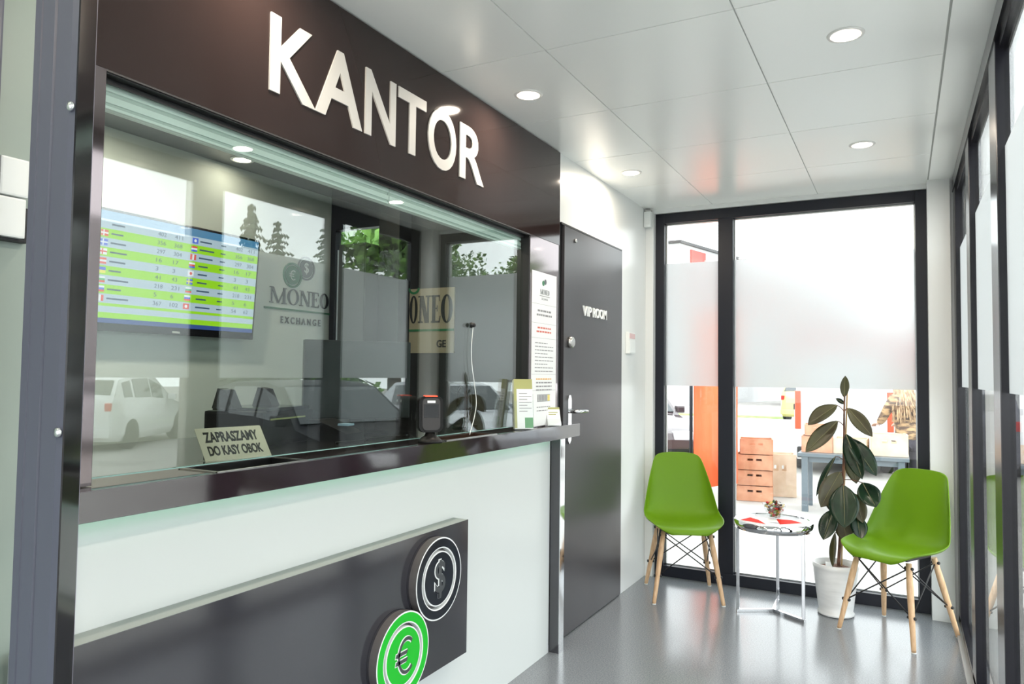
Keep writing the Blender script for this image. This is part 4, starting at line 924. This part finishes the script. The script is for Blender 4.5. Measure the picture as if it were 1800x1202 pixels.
def car(label, x, y, rz, paint, length=4.0, width=1.72, height=1.48, kind='hatch', name='parked_car', group=None):
    """body lofted along its length (front at -y), cabin windows, wheels, lamps"""
    t = thing(name, label, 'car', (x, y, GZ), rz, group)
    L2 = length / 2; W = width / 2
    if kind == 'hatch':
        st_ = [(-1.0, .30, .56, .56, .80), (-.97, .20, .66, .66, .90), (-.80, .18, .80, .80, .97), (-.46, .18, .92, .92, 1.0), (-.10, .18, .95, height - .06, 1.0), (.10, .18, .96, height, 1.0), (.55, .18, .98, height - .02, 1.0), (.80, .18, 1.0, height - .10, .98), (.96, .20, .98, 1.02, .93), (1.0, .28, .80, .82, .88)]
    elif kind == 'sedan':
        st_ = [(-1.0, .30, .56, .56, .80), (-.97, .20, .66, .66, .90), (-.80, .18, .80, .80, .97), (-.42, .18, .92, .92, 1.0), (-.12, .18, .94, height - .07, 1.0), (.10, .18, .95, height, 1.0), (.40, .18, .96, height - .03, 1.0), (.72, .18, .98, 1.04, .98), (.95, .20, .95, .97, .93), (1.0, .28, .75, .77, .88)]
    else:
        st_ = [(-1.0, .35, .80, .80, .86), (-.97, .25, .95, .95, .95), (-.74, .22, 1.05, 1.08, .98), (-.52, .22, 1.10, height - .12, 1.0), (-.40, .22, 1.10, height, 1.0), (.5, .22, 1.10, height, 1.0), (.97, .24, 1.10, height - .01, 1.0), (1.0, .34, 1.08, height - .08, .98)]
    bm = B(); rings = []
    for (s, zb, zs, zr, k) in st_:
        yy = s * L2; w = W * k; wr = w - max(0, (zr - zs)) * (.30 if kind != 'van' else .10)
        pts = [(-w * .92, zb), (-w, zb + .14), (-w, (zb + zs) / 2 + .05), (-w * .97, zs), (-wr, zr - .0), (-wr * .6, zr + .025), (wr * .6, zr + .025), (wr, zr), (w * .97, zs), (w, (zb + zs) / 2 + .05), (w, zb + .14), (w * .92, zb)]
        rings.append([bm.verts.new((px, yy, pz)) for px, pz in pts])
    for i in range(len(rings) - 1):
        for k in range(12):
            f = bm.faces.new((rings[i][k], rings[i][(k + 1) % 12], rings[i + 1][(k + 1) % 12], rings[i + 1][k])); f.smooth = True
    bm.faces.new(rings[0][::-1]); bm.faces.new(rings[-1])
    body = obj('body', bm, paint, t, False); bv = body.modifiers.new('bevel', 'BEVEL'); bv.width = .03; bv.segments = 2; bv.angle_limit = math.radians(25)
    def quad_panel(nm, P, m, off):
        c = sum((Vector(q) for q in P), Vector()) / 4; nn = (Vector(P[1]) - Vector(P[0])).cross(Vector(P[3]) - Vector(P[0])).normalized()
        if nn.dot(c - Vector((0, 0, .8))) < 0: nn = -nn
        b = B(); a = [b.verts.new(Vector(q) + nn * off) for q in P]; d = [b.verts.new(Vector(q) - nn * .02) for q in P]
        b.faces.new(a); b.faces.new(d[::-1])
        for k in range(4): b.faces.new((a[k], a[(k + 1) % 4], d[(k + 1) % 4], d[k]))
        obj(nm, b, m, t)
    def side(i, j, sgn, t0, t1, u0, u1):
        def P(s, z):
            f = i + (j - i) * s; a = int(min(f, j - 1)); fr = f - a; r0, r1 = rings_c[a], rings_c[min(a + 1, len(rings_c) - 1)]
            lo = r0[0].lerp(r1[0], fr); hi = r0[1].lerp(r1[1], fr); q = lo.lerp(hi, z); return Vector((sgn * q.x, q.y, q.z))
        return [P(u0, t0), P(u1, t0), P(u1, t1), P(u0, t1)]
    rings_c = []
    for (s, zb, zs, zr, k) in st_:
        w = W * k; wr = w - max(0, (zr - zs)) * (.30 if kind != 'van' else .10); rings_c.append((Vector((w * .97, s * L2, zs)), Vector((wr, s * L2, zr))))
    if kind != 'van':
        for sg in (-1, 1):
            quad_panel('side_window', side(4, 5, sg, .12, .86, -.25, .95), car_glass, .008); quad_panel('side_window', side(5, 6, sg, .12, .88, .05, .92), car_glass, .008)
            if kind == 'hatch': quad_panel('side_window', side(6, 7, sg, .14, .84, .08, .80), car_glass, .008)
        def cross(i, j, t0, t1, kx=.9):
            a, b = rings_c[i], rings_c[j]; l = (a[1] if kind and i < j and a[1].z < b[1].z else a[1]); q0 = a[1].lerp(b[1], t0); q1 = a[1].lerp(b[1], t1)
            return [(-q0.x * kx, q0.y, q0.z + .02), (q0.x * kx, q0.y, q0.z + .02), (q1.x * kx, q1.y, q1.z + .02), (-q1.x * kx, q1.y, q1.z + .02)]
        quad_panel('windscreen', cross(3, 4, .08, .94), car_glass, .012)
        quad_panel('rear_window', cross(7, 8, .08, .80) if kind == 'hatch' else cross(6, 7, .12, .92), car_glass, .012)
    else:
        for sg in (-1, 1): quad_panel('side_window', side(3, 4, sg, .15, .80, .1, 1.6), car_glass, .008)
        q = [(-W * .85, -L2 * .72, 1.14), (W * .85, -L2 * .72, 1.14), (W * .78, -L2 * .53, height - .2), (-W * .78, -L2 * .53, height - .2)]; quad_panel('windscreen', q, car_glass, .03)
    for sx in (-1, 1):
        for yy in (-.62 * L2, .60 * L2):
            b = B(); lathe(b, [(.19, -.10), (.29, -.10), (.315, -.06), (.315, .06), (.29, .10), (.19, .10)], 26, (sx * (W - .09), yy, .315), axis='x'); wh = obj('wheel', b, tyre, t, True)
            b = B(); lathe(b, [(0, -.085), (.19, -.09), (.2, 0), (.19, .09), (0, .085)], 20, (sx * (W - .09), yy, .315), axis='x'); obj('hub_cap', b, hub_mat, wh, True)
        zf = .66 if kind != 'van' else .85
        obj('head_lamp', box(B(), sx * W * .58 - .16, sx * W * .58 + .16, -L2 - .005, -L2 * .90, zf - .08, zf + .06, 0, .03), lamp_clear, t)
        zr_ = .86 if kind != 'van' else .9
        if kind == 'van': obj('tail_lamp', box(B(), sx * W * .90 - .05, sx * W * .90 + .05, L2 * .95, L2 + .01, .75, 1.40, 0, .02), lamp_orange, t)
        else: obj('tail_lamp', box(B(), sx * W * .84 - .06, sx * W * .84 + .05, L2 * .95, L2 + .008, zr_ - .06, zr_ + .10, 0, .02), lamp_red, t)
        if kind != 'van' or True: obj('side_mirror', box(B(), sx * (W + .09) - .09, sx * (W + .09) + .06, -L2 * .36, -L2 * .28, .95, 1.08, 0, .03), paint if kind != 'van' else black, t)
    obj('rear_bumper', box(B(), -W * .92, W * .92, L2 * .96, L2 + .05, .28, .46, 0, .03), paint if kind == 'hatch' else plastic_black, t)
    obj('front_bumper', box(B(), -W * .90, W * .90, -L2 - .05, -L2 * .95, .24, .44, 0, .03), plastic_black, t)
    obj('number_plate', box(B(), -.26, .26, L2 + .05, L2 + .058, .32, .43) if kind == 'van' else box(B(), -.26, .26, L2 + .0, L2 + .02, .58, .69), paper, t)
    return t
car('white hatchback mirrored in the left of the booth glass', 12.2, 10.2, math.radians(148), car_white, 4.0, 1.74, 1.50, 'hatch')
car('graphite car mirrored low in the middle of the booth glass', 3.9, 7.6, math.radians(-72), pmat('car_graphite', (.02, .021, .025), .5, spec=.2), 4.1, 1.74, 1.48, 'hatch')
car('pale grey sedan mirrored behind the camera cable', 4.4, 11.6, math.radians(-60), car_silver, 4.4, 1.74, 1.46, 'sedan')
car('dark car with pale headlamp left of the orange banner', -4.75, 13.3, math.radians(35), car_dark, 4.2, 1.74, 1.42, 'sedan')
car('yellow car parked at the far side of the yard', -2.85, 30.0, math.radians(172), car_yellow, 3.9, 1.7, 1.50, 'hatch')
car('white delivery van behind the yard table', -1.02, 15.6, math.radians(184), car_white, 4.6, 1.55, 2.05, 'van', 'delivery_van')
car('dark grey car behind the person in the yard', .95, 16.2, math.radians(178), pmat('car_grey', (.16, .16, .19), .25, coat=.6), 4.2, 1.74, 1.45, 'hatch')

# person beside the yard table, back turned, bending slightly to the crates
def skin_obj(name, chain, m, parent, sub=2):
    """chain: list of (points, radii, index of the joint it grows from or None)"""
    vs, es, rad = [], [], []
    for pts, rs, root in chain:
        prev = root
        for p, r in zip(pts, rs):
            vs.append(p); rad.append(r)
            if prev is not None: es.append((prev, len(vs) - 1))
            prev = len(vs) - 1
    me = bpy.data.meshes.new(name); me.from_pydata(vs, es, []); me.materials.append(m)
    o = bpy.data.objects.new(name, me); C.objects.link(o); o.parent = parent
    sk = o.modifiers.new('skin', 'SKIN'); sk.use_smooth_shade = True
    layer = me.skin_vertices[0].data if me.skin_vertices else None
    if layer is None:
        return o
    for i, r in enumerate(rad): layer[i].radius = (r, r)
    layer[0].use_root = True
    ss = o.modifiers.new('sub', 'SUBSURF'); ss.levels = 1; ss.render_levels = sub
    return o
pe = thing('person', 'person with long fair hair, mottled brown jacket and dark trousers by the crates', 'person', (0.06, 10.75, GZ), math.radians(35))
# local: faces +y (away from the camera)
hip = (0, 0, .90)
ch = [([hip, (0, .0, 1.02), (0, .03, 1.18), (0, .05, 1.33), (0, .06, 1.42), (0, .085, 1.48), (0, .115, 1.56), (0, .125, 1.65)], [.115, .11, .115, .11, .06, .05, .082, .06], None)]
base = 0
for s in (-1, 1):
    ch.append(([(s * .09, 0, .84), (s * .10, .01, .62), (s * .105, .015, .46), (s * .108, -.015, .26), (s * .11, -.03, .08), (s * .115, .06, .035), (s * .12, .13, .03)], [.085, .075, .058, .052, .036, .036, .028], 0))
for s in (-1, 1):
    ch.append(([(s * .15, .04, 1.36), (s * .20, .10, 1.22), (s * .215, .18, 1.10), (s * .18, .30, 1.04), (s * .15, .38, 1.02), (s * .145, .42, 1.015)], [.052, .043, .037, .031, .022, .026], 3))
body = skin_obj('body', ch, skin, pe)
for s in (-1, 1):
    for k in range(4):
        x0 = s * .145 + (k - 1.5) * .017; skin_obj('finger', [([(x0, .42, 1.015), (x0, .46, 1.008), (x0, .485, .99), (x0, .495, .972)], [.009, .0085, .008, .007], None)], skin, body, 1)
    skin_obj('thumb', [([(s * .145 - s * .02, .40, 1.01), (s * .145 - s * .045, .425, 1.0), (s * .145 - s * .05, .45, .985)], [.010, .009, .008], None)], skin, body, 1)
jk = [([(0, -.01, .80), (0, 0, .95), (0, .02, 1.12), (0, .05, 1.30), (0, .06, 1.40)], [.155, .155, .15, .145, .085], None)]
for s in (-1, 1): jk.append(([(s * .16, .04, 1.36), (s * .205, .10, 1.22), (s * .22, .18, 1.10), (s * .185, .30, 1.04)], [.075, .065, .058, .048], 3))
skin_obj('jacket', jk, jacket_mat, pe)
tr_ = [([(0, 0, .88)], [.13], None)]
for s in (-1, 1): tr_.append(([(s * .085, 0, .80), (s * .10, .01, .62), (s * .105, .015, .46), (s * .108, -.015, .26), (s * .11, -.03, .09)], [.10, .09, .075, .07, .062], 0))
skin_obj('trousers', tr_, trouser_mat, pe)
for s in (-1, 1):
    bm = B(); prism(bm, Fr((s * .115 - .045, -.09, 0), (1, 0, 0), (0, 1, 0)), [(0, .02), (.02, 0), (.07, 0), (.09, .02), (.09, .19), (.06, .25), (.03, .25), (0, .19)], .0, .07); o = obj('shoe', bm, black, pe)
bm = B()
for k in range(70):
    a = rnd.uniform(PI * .92, PI * 2.08); r0 = .092; zt_ = 1.68 + rnd.uniform(-.02, .03); ln = rnd.uniform(.42, .66)
    x, y = r0 * math.cos(a), r0 * math.sin(a)
    tube(bm, crom([(x * .3, .12 + y * .3, zt_ + .03), (x, .12 + y, zt_ - .05), (x * 1.25, .06 + y * 1.15, zt_ - .25), (x * 1.9 + rnd.uniform(-.05, .05), .0 + y * 1.5 - .03, zt_ - ln)], 4), [.020] * 8 + [.018, .016, .013, .010, .006], 6)
obj('hair', bm, hair_mat, pe)
for s in (-1, 1):
    bm = B(); lathe(bm, [(0, -.012), (.010, -.006), (.012, .004), (0, .012)], 10, (s * .032, .205, 1.60), axis='y'); obj('eye', bm, pmat('eye', (.12, .08, .06), .2), pe)
bm = B(); tube(bm, [(0, .19, 1.60), (0, .225, 1.565), (0, .205, 1.55)], [.010, .014, .012], 8); obj('nose', bm, skin, pe)
bm = B(); box(bm, -.026, .026, .185, .205, 1.518, 1.53, 0, .004); obj('mouth', bm, pmat('lips', (.5, .18, .16), .5), pe)

# far building with red stripes
bd = thing('warehouse', 'long white building with red stripes across the road', 'building', (0, 0, GZ))
bm = B(); prism(bm, Fr((-13.2, 40, 0), (1, 0, 0), (0, 1, 0)), [(0, 0), (2.4, 0), (10.5, 34), (0, 34)], 0, 9.0); obj('walls', bm, bld_white, bd)
bm = B(); prism(bm, Fr((-13.2, 40, 0), (1, 0, 0), (0, 1, 0)), [(-.15, -.15), (2.5, -.15), (10.7, 34), (-.15, 34)], 9.0, 9.15); obj('roof_edge', bm, plastic_grey, bd)
dv = Vector((8.1, 34, 0)).normalized()
for k, w in ((1.2, 1.8), (5.2, 1.0), (8.5, .8), (12, 1.5), (16, 1.0), (22, 1.5)):
    bm = B(); fr = Fr((-10.8 + dv.x * k, 40 + dv.y * k, 0), dv, (0, 0, 1)); rect(bm, fr, 0, w, 5.0, 8.8, 0, .06); obj('red_stripe', bm, bld_red, bd)
rd = thing('shop_hall', 'low red and white hall behind the frosted end window', 'building', (-3.2, 44, GZ))
obj('walls', box(B(), -2.5, 14, 0, 6, 0, 3.2), bld_white, rd)
obj('red_band', box(B(), -2.5, 14, -.1, 0, 2.2, 3.9), bld_red, rd)
obj('roof_edge', box(B(), -2.6, 14.1, -.15, 6, 3.9, 4.1), plastic_grey, rd)

# trees
def conifer(label, x, y, h, w, group='dark conifers beyond the parked cars'):
    t = thing('conifer_tree', label, 'tree', (x, y, GZ), 0, group); r = random.Random(int(x * 31 + y))
    bm = B(); tube(bm, [(0, 0, 0), (0, 0, h * .9)], [.14, .03], 8); obj('trunk', bm, bark, t)
    bm = B()
    for i in range(30):
        f = i / 30; z = h * (.12 + .86 * f); R_ = w * (1 - f) ** .85 * r.uniform(.8, 1.15) + .06; nb = max(5, int(15 * (1 - f)))
        for k in range(nb):
            a = 2 * PI * k / nb + r.uniform(-.3, .3); Rk = R_ * r.uniform(.55, 1.15); dz = -Rk * r.uniform(.18, .45)
            d = Vector((math.cos(a), math.sin(a), 0)); s = Vector((-d.y, d.x, 0)) * (Rk * .20 + .04)
            for q in range(4):
                u0, u1 = q / 4 * .9, (q + 1.4) / 4 * .9
                p0 = d * Rk * u0 + Vector((0, 0, z + dz * u0)); p1 = d * Rk * u1 + Vector((0, 0, z + dz * u1 - .04)); ss = s * (1 - u0 * .7) * r.uniform(.7, 1.2); n_ = Vector((0, 0, .05 + .03 * r.random()))
                v = [bm.verts.new(p) for p in (p0 + n_, p0 * .7 + p1 * .3 + ss - n_ * .8, p1, p0 * .7 + p1 * .3 - ss - n_ * .8, p0 * .5 + p1 * .5 - n_ * 2)]
                bm.faces.new((v[0], v[1], v[2])); bm.faces.new((v[0], v[2], v[3])); bm.faces.new((v[0], v[4], v[1])); bm.faces.new((v[1], v[4], v[2])); bm.faces.new((v[3], v[2], v[4])); bm.faces.new((v[0], v[3], v[4]))
    obj('foliage', bm, conifer_mat, t)
def broadleaf(label, x, y, zc, R_, trunk=True, n=1500, m=foliage_mat, group='leafy trees around the yard', sq=.8, name='leafy_tree'):
    t = thing(name, label, 'tree' if name == 'leafy_tree' else 'hedge', (x, y, GZ), 0, group); r = random.Random(int(x * 17 + y * 3))
    if trunk:
        bm = B(); tube(bm, [(0, 0, 0), (.1, .05, zc * .5), (0, 0, zc)], [.22, .16, .06], 8); obj('trunk', bm, bark, t)
    lobes = [(Vector((r.uniform(-.6, .6) * R_, r.uniform(-.6, .6) * R_, r.uniform(-.55, .6) * R_ * sq)), R_ * r.uniform(.35, .6)) for _ in range(12)]
    bm = B()
    for i in range(n):
        c, lr = lobes[i % 12]; d = Vector((r.gauss(0, 1), r.gauss(0, 1), r.gauss(0, 1))).normalized(); p = c + d * lr * r.uniform(.55, 1.02) + Vector((0, 0, zc)); s = R_ * r.uniform(.05, .10)
        u = Vector((r.gauss(0, 1), r.gauss(0, 1), r.gauss(0, 1))).normalized(); w = u.cross(d).normalized() * s * .6; u = u * s
        v = [bm.verts.new(q) for q in (p - u, p + w, p + u, p - w, p + d * s * .2)]
        for k in range(4): bm.faces.new((v[k], v[(k + 1) % 4], v[4]))
    obj('foliage', bm, m, t)
conifer('tallest conifer mirrored above the rate screen', 13.4, 14.9, 6.7, 1.6)
conifer('middle conifer mirrored above the wall logo', 20.1, 22.4, 8.3, 2.5)
conifer('right conifer mirrored at the dark post', 26.5, 32.4, 10.8, 3.6)
broadleaf('green tree mirrored left of the camera in the booth glass', 10.3, 21.2, 4.9, 1.1, True, 1100)
broadleaf('round green tree mirrored at the edge of the booth glass', 10.0, 25.5, 5.3, 1.2, True, 1100)
broadleaf('large green tree mirrored between the wall logo and the tan board', 9.0, 16.0, 5.3, 1.75, True, 3600)
broadleaf('bright green tree outside the booth end window', -8.6, 11.4, 4.6, 2.2, True, 3600)
broadleaf('bright green tree set farther back outside the booth end window', -12.4, 17.4, 5.6, 2.6, True, 2600)
broadleaf('low hedge beyond the parked graphite car', 9.4, 13.9, .7, 1.4, False, 1200, sq=.5, name='garden_hedge')
lp = thing('lamp_pole', 'slim street lamp pole mirrored above the rate screen', 'lamp post', (7.4, 8.15, GZ))
bm = B(); tube(bm, [(0, 0, 0), (0, 0, 6)], [.07, .05], 10); obj('pole', bm, steel, lp)
bm = B(); tube(bm, crom([(0, 0, 5.9), (.3, 0, 6.15), (.9, 0, 6.2)], 4), .03, 8); obj('arm', bm, steel, lp)
obj('lamp_head', box(B(), .75, 1.25, -.1, .1, 6.12, 6.2, 0, .02), plastic_grey, lp)
